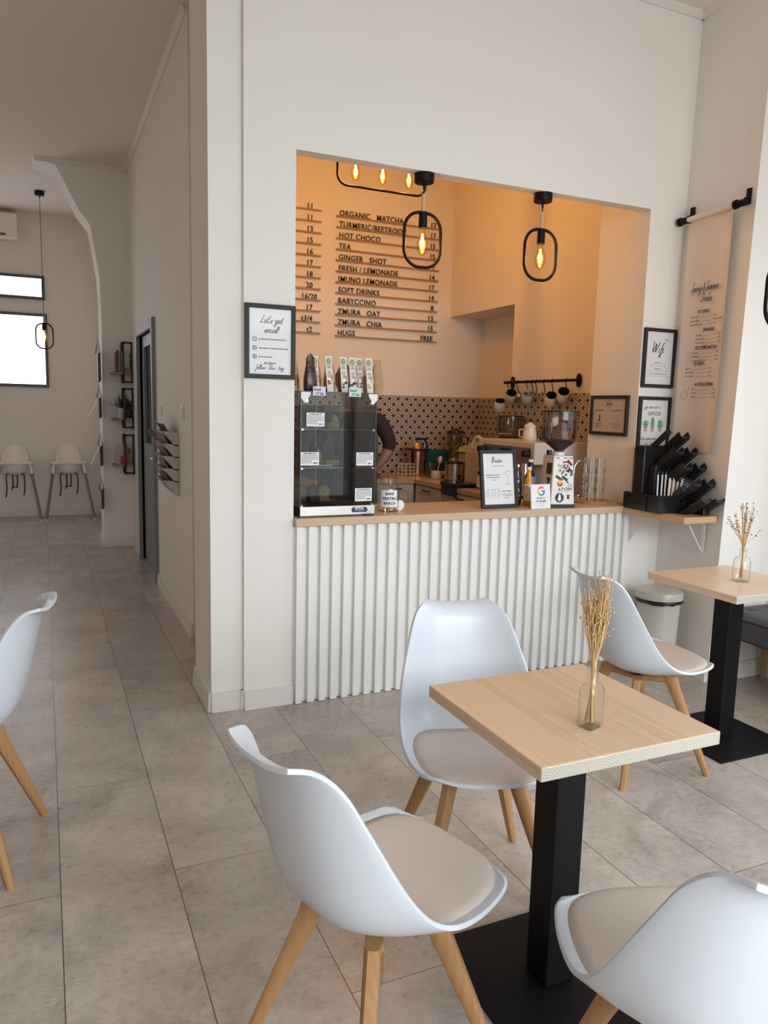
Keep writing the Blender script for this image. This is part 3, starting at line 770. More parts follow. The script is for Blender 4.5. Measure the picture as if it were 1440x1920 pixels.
# Wifi sign
r = framed('wifi_sign', 'black-framed Wifi sign high on the wall right of the hatch', 'sign', (3.347, YF, 1.648), .245, .345, .02, PAPER)
m = MB(); hand(m, 'Wifi', -.06, .205, .062, .0038, .22, yy)
for k in (1, 2, 3): m.ribbon([(.052+.008*k*math.cos(a), .262+.008*k*math.sin(a)) for a in [PI*.25+PI*.5*i/8 for i in range(9)]], .0018, yy)
pr = [m.build('lettering', INK, r)]
m = MB(); greek(m, -.03, .02, .145, .004, 4, yy)
m.ribbon([(-.06, .125), (.05, .125)], .0012, yy); m.ribbon([(-.06, .138), (.05, .138)], .0012, yy); m.ribbon([(-.06, .125), (-.06, .138)], .0012, yy); m.ribbon([(.05, .125), (.05, .138)], .0012, yy)
greek(m, -.03, .02, .108, .004, 5, yy); m.ribbon([(-.09, .099), (.09, .099)], .001, yy); m.ribbon([(-.09, .068), (.09, .068)], .001, yy)
pr.append(m.build('rules', INKG, r)); pr.append(text('bestcoffeeintown', .0165, INK, r, 0, yy, .077, 'CENTER', space=1.25, sx=.92))
join(pr)
# cactus sign
r = framed('catcus_sign', 'black-framed print of three green cat cacti reading CATCUS below the Wifi sign', 'sign', (3.342, YF, 1.257), .245, .338, .02, PAPER)
m = MB(); hand(m, 'you are not a', -.078, .268, .026, .0018, .1, yy)
pr = [m.build('lettering', INKG, r)]
pr.append(text('CATCUS', .030, INK, r, 0, yy, .228, 'CENTER', sx=.85, bold=.0006))
m = MB(); hand(m, 'Drink some water', -.093, .082, .021, .0015, .0, yy); hand(m, "it's", -.055, .045, .026, .0016, .0, yy); m.ribbon([(-.02, .036), (.05, .036)], .0012, yy)
pr.append(m.build('line_two', INKG, r)); pr.append(text('free', .036, INK, r, -.018, yy, .045, shear=.3, sx=.85))
cg = mat('cactus_green', (.16, .38, .20), .6); m = MB()
for cx, wd, z0, z1 in ((-.062, .028, .145, .195), (-.008, .028, .148, .212), (.050, .034, .148, .198)):
    m.poly([(x, yy, z) for x, z in rrect(wd, z1-z0, wd*.42, 4, cx, (z0+z1)/2)])
    for s_ in (-1, 1): m.poly([(cx+s_*wd*.15, yy-.0002, z1-.004), (cx+s_*wd*.42, yy-.0002, z1-.006), (cx+s_*wd*.36, yy-.0002, z1+.007)])
m.ribbon([(-.085, .19), (-.083, .172), (-.07, .17)], .006, yy); m.ribbon([(-.04, .19), (-.042, .172), (-.055, .17)], .006, yy); m.ribbon([(.062, .165), (.078, .17), (.08, .185), (.076, .195)], .005, yy)
pr.append(m.build('cacti', cg, r))
m = MB()
for cx, wd in ((-.062, .026), (-.008, .024), (.050, .028)): m.poly([(cx-wd/2, yy-.0001, .153), (cx+wd/2, yy-.0001, .153), (cx+wd*.38, yy-.0001, .13), (cx-wd*.38, yy-.0001, .13)])
pr.append(m.build('pots', mat('pot_pink', (.62, .38, .30), .6), r))
join(pr)
# landscape sign inside the reveal (on the X=3.215 plane)
r = framed('coffee_sign', 'landscape black-framed coffee notice on the inner reveal beside the glasses', 'sign', (3.215, 3.755, 1.355), .34, .245, .02, mat('paper_pink', (.60, .52, .50), .6), rot=(0, 0, -PI/2))
m = MB(); m.ribbon([(0, .20), (.022, .215), (.044, .20), (.044, .185), (.022, .165), (0, .185), (0, .20)], .003, yy)
for zz in (.188, .196): m.ribbon([(0, zz), (.044, zz)], .004, yy)
pr = [m.build('emblem', INK, r)]; pr[0].data.transform(Matrix.Translation((-.022, 0, .0)))
pr.append(text('OUR HOUSE BLEND', .0125, INK, r, -.13, yy, .148, sx=.72, bold=.0002)); pr.append(text('OUR GUEST COFFEE', .0125, INK, r, .03, yy, .148, sx=.72, bold=.0002))
m = MB(); m.poly([(-.095, yy, .085), (-.075, yy, .085), (-.078, yy, .105), (-.074, yy, .125), (-.09, yy, .125), (-.09, yy, .105)])
m.ribbon([(.07, .088), (.07, .125), (.095, .125), (.095, .088), (.07, .088)], .0015, yy); m.ribbon([(.055, .1), (.07, .1)], .0015, yy)
for i, (a, b) in enumerate(((-.13, -.05), (-.12, -.06), (-.115, -.07), (.03, .12), (.04, .11), (.045, .10))): greek(m, a, b, .07-.012*(i % 3), .0035, 20+i, yy)
pr.append(m.build('small_print', INKG, r)); join(pr)

# cocktail menu standing on the counter
r = framed('cocktail_menu', 'black-framed Bauturi drinks menu with cocktail and beer drawings leaning on the counter', 'sign', (2.335, 3.60, .946), .245, .325, .019, PAPER, rot=(-.16, 0, .03))
MB().hexa([(-.02, .085, .018), (.02, .085, .018), (.02, .09, .018), (-.02, .09, .018)], [(-.02, .003, .2), (.02, .003, .2), (.02, .008, .2), (-.02, .008, .2)]).build('easel_back', MBLACK, r)
m = MB(); hand(m, 'B', -.045, .255, .034, .0024, .3, yy); hand(m, 'auturi', -.026, .257, .028, .0020, .3, yy)
pr = [m.build('lettering', INKG, r)]; pr.append(text('ALCOOLICE', .0125, INKG, r, 0, yy, .232, 'CENTER', space=1.1, shear=.2))
m = MB(); greek(m, -.085, .01, .183, .004, 6, yy); greek(m, -.08, .01, .170, .004, 7, yy); greek(m, -.045, -.02, .155, .003, 8, yy)
m.ribbon([(.035, .20), (.085, .205), (.062, .172), (.035, .20)], .0016, yy); m.ribbon([(.062, .172), (.062, .135)], .0016, yy); m.ribbon([(.045, .134), (.08, .134)], .0018, yy); m.ribbon([(.05, .195), (.078, .215)], .0012, yy)
for cx in (-.062, -.018):
    m.ribbon([(cx-.016, .105), (cx-.013, .058), (cx+.015, .058), (cx+.017, .105), (cx-.016, .105)], .0013, yy); m.ribbon([(cx-.01, .06), (cx-.01, .10)], .0009, yy); m.ribbon([(cx+.008, .06), (cx+.009, .10)], .0009, yy)
    sg = -1 if cx < -.04 else 1; m.ribbon([(cx+sg*.016, .095), (cx+sg*.03, .09), (cx+sg*.028, .068), (cx+sg*.015, .065)], .0013, yy)
greek(m, .02, .08, .09, .005, 9, yy); greek(m, .02, .09, .075, .003, 10, yy); greek(m, .025, .085, .066, .003, 11, yy); greek(m, .03, .07, .054, .003, 12, yy)
pr.append(m.build('drawings', INKG, r)); join(pr)

# drinks banner on a roller
r = thing('banner_pole', 'white wooden banner pole on two black wall brackets high on the right-hand wall', 'pole', (0, 0, 0))
MB().cyl((3.415, 3.44, 2.60), (3.385, 3.07, 2.605), .014, n=16).build('pole', mat('white_wood', (.78, .72, .65), .6), r, smooth=40)
for (x, y, wx) in ((3.417, 3.455, 3.475), (3.383, 3.035, 3.437)):
    b = MB(); b.cyl((x, y-.025, 2.60), (x, y+.03, 2.60), .019, n=14); b.cyl((x, y+.03, 2.60), (x, y+.045, 2.60), .024, n=14)
    b.tube([(x, y, 2.60), (x+.02, y, 2.625), (wx-.004, y, 2.63)], .007, 8); b.box(wx-.012, wx-.002, y-.014, y+.014, 2.60, 2.68)
    b.build('bracket', BLACK, r, smooth=40)
def ban_x(y, z): return 3.405+(y-3.05)*.085-.0*(z-1.3)
r = thing('drinks_banner', 'long white paper banner headed Spring and Summer Drinks hanging from the wall pole', 'banner', (3.41, 3.10, 1.28), rot=(0, 0, -PI/2-.075))
# local X runs towards -Y of the room (to the right in the photo), picture faces -X of the room; hung at the top, slightly curled foot
BW, BH = .345, 1.32
def bx_(a, b):
    x = -.345+BW*a; z = BH*b
    yv = .012*math.sin(a*PI*1.5)*(1-b)-.0+(-.010*(a-.9)/.1 if a > .9 else 0)*(1)
    return Vector((x, yv, z))
m = MB()
def bx2(a, b):
    zc = 0
    if a > .8 and b < .06: zc = (.05-.05*math.sqrt(max(0, 1-((a-.8)/.2)**2)))
    p = bx_(a, b); p.z = max(p.z, zc); return p
m.grid(bx2, 24, 40); m.build('paper', PAPERW, r, smooth=180)
yb = -.018
m = MB(); hand(m, 'Spring & Summer', -.262, .905, .052, .0027, .35, yb, .66); hand(m, 'Drinks', -.185, .845, .052, .0027, .35, yb, .75)
m.build('heading', INKB, r)
sec = [('HOT DRINKS', .783, ['Cinnamon Latte', 'Cinnamon Matcha', 'Caramel Salted Coffee'], ['19 lei', '20 lei', '19 lei'], -.255, -.055),
       ('LEMONADES', .680, ['Lemonade', 'Fresh Lemonade', 'Pink Lemonade'], ['14 lei', '17 lei', '17 lei'], -.20, -.012),
       ('ICED COFFEE & MATCHA', .582, ['Iced Latte', 'Iced Matcha', 'Caramel Salted Coconut'], ['17 lei', '18 lei', '19 lei'], -.215, -.02),
       ('ICE CREAM', .495, ['Affogato', 'Matcha Affogato', 'Choco Affogato'], ['16 lei', '18 lei', '18 lei'], -.262, -.06),
       ('ALCOHOLIC DRINKS', .378, ['Beer', 'Prosecco', 'Mimosa'], ['17 lei', '22 lei', '22 lei'], -.20, -.02)]
for title, z, items, prices, x0, x1 in sec:
    pr = []
    pr.append(text(title, .024, INKB, r, (x0+x1)/2, yb, z, 'CENTER', sx=.62, bold=.0012))
    for k, (a, b) in enumerate(zip(items, prices)):
        zz = z-.024-.0215*k
        pr.append(text(a, .015, INKB, r, x0, yb, zz, sx=.7, bold=.0003)); pr.append(text(b, .015, INKB, r, x1, yb, zz, 'RIGHT', sx=.7, bold=.0003))
        m = MB(); m.ribbon([(x0+len(a)*.0062, zz), (x1-.03, zz)], .0014, yb); pr.append(m.build('dots', INKB, r))
    join_(pr).name = 'menu_section'
m = MB()
m.ribbon([(-.045, .740), (-.008, .745), (-.012, .725), (-.03, .72), (-.042, .73), (-.045, .740)], .0014, yb); m.ribbon([(-.040, .742), (-.012, .745)], .004, yb)
m.ribbon([(-.262, .565), (-.258, .50), (-.228, .50), (-.222, .565), (-.262, .565)], .0012, yb); m.ribbon([(-.245, .52), (-.215, .59)], .0012, yb)
m.ribbon([(-.258+.026*math.cos(t), .325+.022*math.sin(t)) for t in [2*PI*i/20 for i in range(21)]], .0016, yb); m.ribbon([(-.258, .345), (-.254, .378)], .0014, yb); m.ribbon([(-.243, .335), (-.22, .368)], .0024, yb)
m.build('drawings', INKB, r)

# ================================================================== MENU LEDGES
LETTER = MBLACK; LEDGE = wood_mat('ledge_wood', (.42, .24, .10), (.28, .15, .06), 'X', .3, .5, 60, 0)
items = [('ORGANIC   MATCHA', '17'), ('TURMERIC/BEETROOT', '17'), ('HOT CHOCO', '15'), ('TEA', '15'), ('GINGER   SHOT', '7'), ('FRESH / LEMONADE', '14'),
         ('IMUNO LEMONADE', '17'), ('SOFT DRINKS', '14'), ('BABYCCINO', '8'), ('ZMURA   OAT', '13'), ('ZMURA   CHIA', '15'), ('HUGS', 'FREE')]
for k, (a, p) in enumerate(items):
    z = 3.098-.0903*k
    r = thing('menu_ledge', 'thin wooden menu ledge on the bar back wall spelling %s at %s' % (' '.join(a.split()), p), 'menu ledge', (2.325, YB, z), 0, 'menu ledges, drinks column')
    MB().box(0, .99, -.022, 0, -.012, 0).build('ledge', LEDGE, r)
    text(a, .066, LETTER, r, .025, -.010, .001, ext=.002, space=1.08, sx=.90, bold=.0006)
    text(p, .064, LETTER, r, .955, -.010, .001, 'RIGHT', name='price', ext=.002, space=1.08, sx=.90, bold=.0006)
left = ['11', '11', '13', '15', '16', '17', '18', '20', '16/20', '17', 't3/4', 't2']
nth = ['topmost', 'second from top', 'third from top', 'fourth from top', 'fifth from top', 'sixth from top', 'seventh from top', 'eighth from top', 'ninth from top', 'tenth from top', 'second from bottom', 'bottom']
for k, p in enumerate(left):
    z = 3.122-.0915*k
    r = thing('menu_ledge', 'left-column menu ledge ending in %s, %s one in its column' % (p, nth[k]), 'menu ledge', (1.22, YB, z), 0, 'menu ledges, left column')
    MB().box(0, .97, -.022, 0, -.012, 0).build('ledge', LEDGE, r)
    text(p, .064, LETTER, r, .90 if k != 8 else .94, -.010, .001, 'RIGHT', name='price', ext=.002, space=1.08, sx=.90, bold=.0006)

# ================================================================== LAMPS
def bulb(parent, x, y, z, s=1., power=6., lampname='bulb_light'):
    """edison bulb hanging down from z"""
    MB().lathe([(.012*s, 0), (.014*s, -.012*s), (.026*s, -.055*s), (.031*s, -.085*s), (.028*s, -.108*s), (.015*s, -.130*s), (0, -.138*s)], (x, y, z), 20).build('bulb', AMBER, parent, smooth=180)
    fm = mat('filament', (1, .6, .2), .5, emit=(1., .66, .26), es=38.)
    f = MB()
    for i in range(5):
        a = 2*PI*i/5; f.tube([(x+.004*s*math.cos(a), y+.004*s*math.sin(a), z-.03*s), (x+.010*s*math.cos(a), y+.010*s*math.sin(a), z-.10*s)], .0016*s, 5)
    f.build('filament', fm, parent)
    d = bpy.data.lights.new(lampname, 'POINT'); d.energy = power; d.color = (1., .55, .19); d.shadow_soft_size = .02
    o = bpy.data.objects.new(lampname, d); COL.objects.link(o); o.parent = parent; o.location = (x, y, z-.07*s)
def pendant(label, x, y, ztop, zloop, W=.205, H=.265, rz=0., power=6.):
    """origin at the ceiling fixing; zloop = top of the loop (absolute)"""
    r = thing('pendant_lamp', label, 'pendant lamp', (x, y, ztop), rz, 'oval loop pendant lamps')
    zl = zloop-ztop
    MB().lathe([(0, 0), (.05, 0), (.05, -.038), (.047, -.044), (0, -.046)], n=28).build('canopy', BLACK, r, smooth=40)
    MB().tube([(0, 0, -.044), (0, 0, zl+.085)], .0028, 6).lathe([(.007, -.046), (.005, -.07), (.0028, -.078)], n=10).build('cable', BLACK, r)
    MB().cyl((0, 0, zl+.09), (0, 0, zl), .011, n=14).build('wood_sleeve', wood_mat('sleeve_wood', (.60, .42, .25), (.45, .29, .16), 'Z', .2) if 'sleeve_wood' not in MATS else MATS['sleeve_wood'], r, smooth=40)
    MB().tube([(px, 0, pz) for px, pz in rrect(W, H, W*.42, 8, 0, zl-H/2)], .0083, 10, True).build('loop', BLACK, r, smooth=180)
    MB().cyl((0, 0, zl+.004), (0, 0, zl-.075), .021, .0215, 20).build('socket', BLACK, r, smooth=40)
    bulb(r, 0, 0, zl-.072, 1., power)
    return r
pendant('black loop pendant lamp hanging in the hatch in front of the menu prices', 1.782, YF+.045, 2.655, 2.468, power=3.2)
pendant('black loop pendant lamp hanging in the right part of the hatch', 2.502, YF+.045, 2.655, 2.468, power=3.2)
pendant('black loop pendant lamp on a long cable in front of the far frosted window', .04, 9.49, CZ, 2.335, W=.175, H=.275, power=2.5)
pendant('black loop pendant lamp just entering the frame at the right edge beside the nook', 2.73, 2.2, CZ, 2.105, power=4)
# three-bulb bar lamp behind the lintel
r = thing('bar_lamp', 'wide black loop ceiling lamp with three glowing bulbs above the menu behind the hatch', 'ceiling lamp', (2.18, 5.0, CZ))
P = rrect(.66, .42, .07, 6, 0, -.57)
MB().tube([(x, 0, z) for x, z in P], .0085, 10, True).build('loop', BLACK, r, smooth=180)
m = MB(); m.box(-.3, .3, -.025, .025, -.03, 0); m.tube([(-.2, 0, -.03), (-.2, 0, -.36)], .003, 6); m.tube([(.2, 0, -.03), (.2, 0, -.36)], .003, 6); m.build('ceiling_rail', BLACK, r)
MB().cyl((-.3, 0, -.375), (.3, 0, -.375), .013, n=12).build('wood_bar', MATS['sleeve_wood'], r)
for x in (-.2, 0, .2):
    MB().cyl((x, 0, -.38), (x, 0, -.60), .019, .021, 16).build('socket', BLACK, r)
    bulb(r, x, 0, -.60, 1.05, 12.)
# its neighbour, out of the picture above the worktop on the right

# ================================================================== DISPLAY CASE AND SWEETS
r = thing('display_case', 'glass pastry display case with a steel base at the left end of the counter', 'display case', (1.33, 3.70, .945))
x0, x1, y0, y1, H = -.20, .20, -.185, .165, .615
MB().box(x0, x1, y0, y1, 0, .012).box(x0+.004, x1-.004, y0+.006, y1-.004, .012, .050).build('base', mat('case_black', (.02, .02, .022), .35), r)
MB().box(x0+.002, x1-.002, y0-.003, y0+.005, .008, .052).build('steel_fascia', STEEL, r)
for sx in (-.165, .165): MB().cyl((sx, y0-.002, .03), (sx, y0-.009, .03), .007, n=12).build('screw', CHROME, r)
m = MB().poly([(x, y0-.0045, z) for x, z in rrect(.085, .026, .01, 3, .115, .031)]); a = m.build('badge', INK, r)
b1 = text('ROYAL', .0155, PAPER, r, .115, y0-.0055, .033, 'CENTER', bold=.0006); b2 = text('CATERING', .0105, mat('badge_blue', (.2, .35, .6), .5), r, .115, y0-.0055, .0225, 'CENTER', bold=.0003)
join([a, b1, b2])
g = MB(); t_ = .004
g.box(x0, x1, y0, y0+t_, .055, H-t_); g.box(x0, x0+t_, y0+t_, y1, .055, H-t_); g.box(x1-t_, x1, y0+t_, y1, .055, H-t_)
g.build('glass_walls', CASEGL, r)
MB().box(x0, x1, y0, y1, H-t_, H).build('glass_top', CASEGL, r)
for i, z in enumerate((.24, .43)): MB().box(x0+.006, x1-.006, y0+.012, y1-.012, z, z+.005).build('glass_shelf', glass_mat('shelf_glass', (.7, .74, .74), .1) if 'shelf_glass' not in MATS else MATS['shelf_glass'], r)
e = MB()
for (xa, ya) in ((x0, y0), (x1-.005, y0), (x0, y1-.005), (x1-.005, y1-.005)): e.box(xa-.0005, xa+.005, ya-.0005, ya+.005, .05, H)
for za in (H-.004,): e.box(x0-.001, x1+.001, y0-.001, y0+.005, za, H+.001); e.box(x0-.001, x0+.005, y0, y1, za, H+.001); e.box(x1-.005, x1+.001, y0, y1, za, H+.001)
e.build('edge_strips', mat('glass_edge', (.02, .035, .035), .2), r)
for sx in (-1, 1):
    xo = x0 if sx < 0 else x1
    pl = [(0, 0), (.048, 0), (.048, -.012), (.032, -.035), (.038, -.05), (.02, -.052), (.006, -.035), (0, -.03)]
    MB().prism([(xo-sx*u, H-.004+v) for u, v in (pl if sx > 0 else pl[::-1])], 'Y', y0-.006, y0-.002).build('corner_clip', PAPER, r)
    MB().cyl((xo-sx*.03, y0-.006, H-.043), (xo-sx*.03, y0-.012, H-.043), .005, n=10).build('screw', CHROME, r)
    for z in (.06, .245, .435):
        MB().cyl((xo-sx*.012, y0+.004, z-.004), (xo-sx*.012, y0+.022, z-.004), .006, n=10).build('shelf_stud', CHROME, r)
MB().box(-.006, -.003, y1-.014, y1-.006, .06, H-.01).build('door_edge', PAPER, r)
# price cards fixed to the case glass
def card(label, x, z, w, h, m=PAPER, seed=1, y=None, lines=8, grp='printed price cards in the display case', rot=0.):
    c = thing('price_card', label, 'price card', (x, 3.5105 if y is None else y, z), group=grp, rot=(0, rot, 0))
    MB().box(-w/2, w/2, 0, .001, -h/2, h/2).build('card', m, c)
    p = MB(); greek(p, -w*.36, w*.36, h*.36, .005, seed, -.0005)
    for i in range(lines): greek(p, -w*.45, w*(.45 if i < 5 else .1), h*.26-i*h*.085, .0022, seed*10+i, -.0005)
    greek(p, w*.18, w*.42, -h*.38, .006, seed+50, -.0005)
    p.build('print', INKG, c)
card('white allergen card at the left of the upper shelf of the pastry case', 1.205, 1.425, .092, .066, seed=1)
card('white allergen card at the left of the middle shelf of the pastry case', 1.178, 1.235, .094, .064, seed=2)
card('white allergen card at the right of the middle shelf of the pastry case', 1.468, 1.232, .092, .066, seed=3)
card('white allergen card at the bottom right of the pastry case', 1.465, 1.052, .092, .066, seed=4)
for lb, x, mcol, sd in (('lilac handwritten Biscuiti 17 lei tag clipped to the top left of the pastry case', 1.222, (.66, .64, .76), 5), ('mint handwritten Biscuiti 17 lei tag clipped to the top right of the pastry case', 1.408, (.56, .74, .68), 6)):
    c = thing('price_tag', lb, 'price tag', (x, 3.508, 1.562), group='handwritten tags on the case')
    MB().box(-.032, .032, 0, .001, -.022, .022).build('card', mat('tag_%d' % sd, mcol, .6), c)
    p = MB(); hand(p, 'biscuiti', -.026, .004, .015, .0014, .1, -.0006); a = p.build('lettering', INK, c)
    b = text('17 lei', .019, INK, c, -.02, -.0006, -.018, bold=.0005); join([a, b])
# pastries
cake = mat('cake_crumb', (.45, .27, .10), .8, var=.5, scale=60, bump=.5, bscale=80); crust = mat('cake_crust', (.12, .045, .018), .6, var=.4, scale=40, bump=.4, bscale=60); tart = mat('tart_crust', (.62, .34, .10), .6, var=.2, scale=40); pink = mat('pink_cream', (.55, .32, .28), .6)
plate = mat('plate_glaze', (.18, .20, .28), .3)
r = thing('cake_plate', 'dark blue plate under the marbled loaf cake on the case floor', 'plate', (1.29, 3.70, .996)); MB().lathe([(0, 0), (.05, 0), (.085, .012), (.088, .013), (.05, .004), (0, .004)], n=32).build('plate', plate, r, smooth=60)
for lb, xx, rz in (('dark end piece of marbled loaf cake standing on the blue plate', 1.255, .35), ('cut slice of marbled loaf cake showing its swirled crumb on the blue plate', 1.312, .1)):
    r = thing('loaf_cake_slice', lb, 'cake', (xx, 3.69, 1.0005), rz, 'marbled loaf cake pieces')
    P = [(-.027, 0), (.027, 0), (.031, .06), (.022, .078), (.0, .086), (-.022, .08), (-.031, .062)]
    MB().prism([(x, z) for x, z in P], 'Y', -.02, .02).build('crumb', cake if rz < .2 else crust, r, bevel=.006)
    m = MB(); m.tube([(x*1.0, 0, z) for x, z in P[2:]], .006, 6); m.build('crust', crust, r)
r = thing('nut_tart_slice', 'wedge of nut tart on the middle shelf of the pastry case', 'tart', (1.345, 3.66, 1.191)); MB().prism([(-.04, -.02), (.035, -.028), (.035, .028)], 'Z', 0, .03).build('filling', cake, r, bevel=.004); MB().prism([(-.042, -.022), (.038, -.031), (.038, .031)], 'Z', .03, .042).build('top_crust', crust, r)
r = thing('nougat_slice', 'tall pale slice of cake behind the nut tart on the middle shelf', 'cake', (1.29, 3.72, 1.191)); MB().prism([(-.02, 0), (.025, 0), (.018, .05), (-.005, .095)], 'Y', -.02, .02).build('slice', mat('pale_cake', (.55, .43, .27), .8, var=.4, scale=50), r, bevel=.003)
MB_p = MB().prism([(-.06, -.008), (.06, -.012), (.06, .012), (-.06, .008)], 'Z', .0, .006)
tag(MB_p.build('cake_server', mat('white_ceramic', (.75, .73, .70), .3), loc=(1.265, 3.60, 1.192)), 'white cake server lying left of the nut tart on the middle shelf', 'utensil')
for lb, xx, rr in (('small round tart behind the allergen card on the upper shelf', 1.262, .026), ('round biscuit tart with pink cream on the upper shelf', 1.345, .038)):
    r = thing('biscuit_tart', lb, 'tart', (xx, 3.66, 1.3815), 0, 'tarts on the upper shelf'); MB().lathe([(0, 0), (rr*.9, 0), (rr, .006), (rr, .012), (rr*.95, .014), (rr*.95, .018), (rr, .02), (rr, .026), (0, .028)], n=26).build('biscuit', tart, r, smooth=40)
    if rr > .03: MB().lathe([(0, .0), (.022, .002), (.02, .02), (.01, .034), (0, .042)], (.012, .0, .028), 14).build('cream', pink, r, smooth=60)

# bags of biscuits in a row on the case
bagm = glass_mat('bag_film', (.80, .70, .62), .12, .15); lab = mat('bag_label', (.74, .69, .62), .55)
lg = mat('label_green', (.12, .24, .06), .5)
bags = [(1.165, .022, (.06, .02, .012), 0, 3.75), (1.205, .05, (.045, .014, .01), 1, 3.60), (1.252, .0, (.35, .14, .05), 0, 3.66), (1.315, .02, (.13, .03, .015), 0, 3.63),
        (1.392, .0, (.12, .03, .015), 0, 3.63), (1.447, .0, (.22, .09, .03), 0, 3.645), (1.492, .0, (.18, .07, .04), 0, 3.66), (1.532, .0, (.40, .24, .09), 0, 3.63), (1.59, .0, (.36, .22, .10), 2, 3.66)]
desc = ['pale-labelled biscuit bag at the very left, half behind the framed social sign', 'pointed cellophane bag of dark chocolate biscuits without a front label, left end of the row', 'biscuit bag with an orange apricot print just right of the dark pointed bag', 'biscuit bag with raspberry print above the lilac price tag',
        'biscuit bag with dates on its label, first right of the gap in the row', 'biscuit bag with black berries on its label, above the mint tag', 'biscuit bag with a heart-shaped fruit on its label', 'rightmost labelled biscuit bag with pale nuts on its label', 'plain kraft-coloured bag closing the right end of the row of biscuits']
fr = [(.35, .15, .05), (.1, .02, .02), (.65, .22, .05), (.45, .02, .06), (.05, .02, .02), (.03, .02, .04), (.32, .06, .06), (.45, .36, .14), (.5, .3, .1)]
for k, (x, tw, c, ty, yv) in enumerate(bags):
    r = thing('biscuit_bag', desc[k], 'biscuit bag', (x, yv, 1.5605), 0, 'biscuit bags on the pastry case')
    cont = mat('bag_fill_%d' % k, c, .55, var=.6, scale=45, bump=.6, bscale=50)
    m = MB(); N = 20
    prof = [(.030, .018, 0), (.033, .022, .02), (.033, .021, .06), (.028, .015, .10), (.022, .008, .13), (.020, .003, .15 if ty != 1 else .165), (.019 if ty != 1 else .004, .0015, .175 if ty != 1 else .185)]
    rings = [[m.bm.verts.new((a*math.copysign(abs(math.cos(2*PI*i/N))**.7, math.cos(2*PI*i/N)), b*math.copysign(abs(math.sin(2*PI*i/N))**.8, math.sin(2*PI*i/N)), z)) for i in range(N)] for a, b, z in prof]
    for A, B in zip(rings, rings[1:]):
        for i in range(N): m._f([A[i], A[(i+1) % N], B[(i+1) % N], B[i]])
    m._f(rings[0][::-1]); m._f(rings[-1])
    m.build('film', (bagm, mat('choc_film', (.045, .013, .009), .25, var=.5, scale=40, bump=.5, bscale=60), mat('kraft', (.42, .28, .14), .7, var=.2, scale=30))[ty], r, smooth=60)
    if ty != 2:
        MB().lathe([(0, .003), (.026, .003), (.028, .06), (.02, .09), (0, .10)], n=14).build('biscuits', cont, r, smooth=60, loc=(0, 0, 0)).scale = (1, .6, 1.0)
    if ty == 0:
        lx = -.004
        MB().hexa([(lx-.014, -.028, .002), (lx+.020, -.026, .002), (lx+.020, -.025, .002), (lx-.014, -.027, .002)], [(lx-.022, -.008, .178), (lx+.014, -.006, .178), (lx+.014, -.005, .178), (lx-.022, -.007, .178)]).build('label', lab, r)
        def ly(z): return -.0285+.0202*z/.178*1.0
        def lxx(z): return lx+.003-.008*z/.178
        q = MB()
        q.poly([(lxx(.155)+.013*math.cos(a), ly(.155+.013*math.sin(a))-.001, .155+.013*math.sin(a)) for a in [2*PI*i/20 for i in range(20)]])
        q.build('emblem', lg, r)
        q = MB()
        for a0 in (.5, 2.6, 4.7): q.poly([(lxx(.155)+.006*math.cos(a0)+.0045*math.cos(a), ly(.155)-.0018, .155+.006*math.sin(a0)+.0045*math.sin(a)) for a in [2*PI*i/10 for i in range(10)]])
        for zz, ww in ((.128, .011), (.121, .009), (.100, .009), (.09, .007), (.08, .009)):
            pass
        q.build('emblem_leaf', mat('leaf_pale', (.42, .55, .28), .5), r)
        q = MB()
        for zz, ww in ((.136, .013), (.126, .010), (.119, .012), (.100, .008), (.093, .010), (.084, .006), (.076, .009)):
            q.poly([(lxx(zz)-ww, ly(zz)-.0012, zz), (lxx(zz)+ww, ly(zz)-.0012, zz), (lxx(zz)+ww, ly(zz)-.0012, zz+.0028), (lxx(zz)-ww, ly(zz)-.0012, zz+.0028)])
        q.build('label_print', INKG, r)
        q = MB(); rd = random.Random(k)
        for _ in range(4):
            cx, cz = lxx(.04)+rd.uniform(-.009, .009), rd.uniform(.025, .055); rr_ = rd.uniform(.005, .009)
            q.poly([(cx+rr_*math.cos(a), ly(cz)-.0014-.0001*_, cz+rr_*.75*math.sin(a)) for a in [2*PI*i/12 for i in range(12)]])
        q.build('fruit_print', mat('fruit_%d' % k, fr[k], .6), r)

# tip jar
r = thing('tip_jar', 'glass jar labelled BANI PENTRU BARCA standing right of the pastry case', 'jar', (1.655, 3.625, .945), -.25)
MB().lathe([(0, .001), (.052, .001), (.057, .008), (.057, .125), (.050, .142), (.042, .148), (.042, .172), (.045, .174), (.045, .177), (.041, .177)], n=36).build('glass', BOTTLE, r, smooth=50)
def arc_label(mb, rad, a0, a1, z0, z1, n=14):
    for i in range(n):
        a, b = a0+(a1-a0)*i/n, a0+(a1-a0)*(i+1)/n
        mb.poly([(rad*math.sin(a), -rad*math.cos(a), z0), (rad*math.sin(b), -rad*math.cos(b), z0), (rad*math.sin(b), -rad*math.cos(b), z1), (rad*math.sin(a), -rad*math.cos(a), z1)])
def wrap(o, rad):
    for v in o.data.vertices:
        a = v.co.x/rad; v.co.x, v.co.y = rad*math.sin(a), -rad*math.cos(a)
    return o
m = MB(); arc_label(m, .0575, -.85, .75, .03, .118); m.build('label', PAPER, r)
bj = []
for i, wd in enumerate(('BANI', 'PENTRU', 'BARCA')): bj.append(wrap(text(wd, .0205, INK, r, -.002, 0, .093-.025*i, 'CENTER', bold=.0008, space=1.1, sx=.92), .0583))
join(bj)
m = MB(); rd = random.Random(4)
for i in range(9): m.cyl((rd.uniform(-.02, .02), rd.uniform(-.02, .02), .004+.003*i), (rd.uniform(-.02, .02), rd.uniform(-.02, .02), .006+.003*i), .012, n=12)
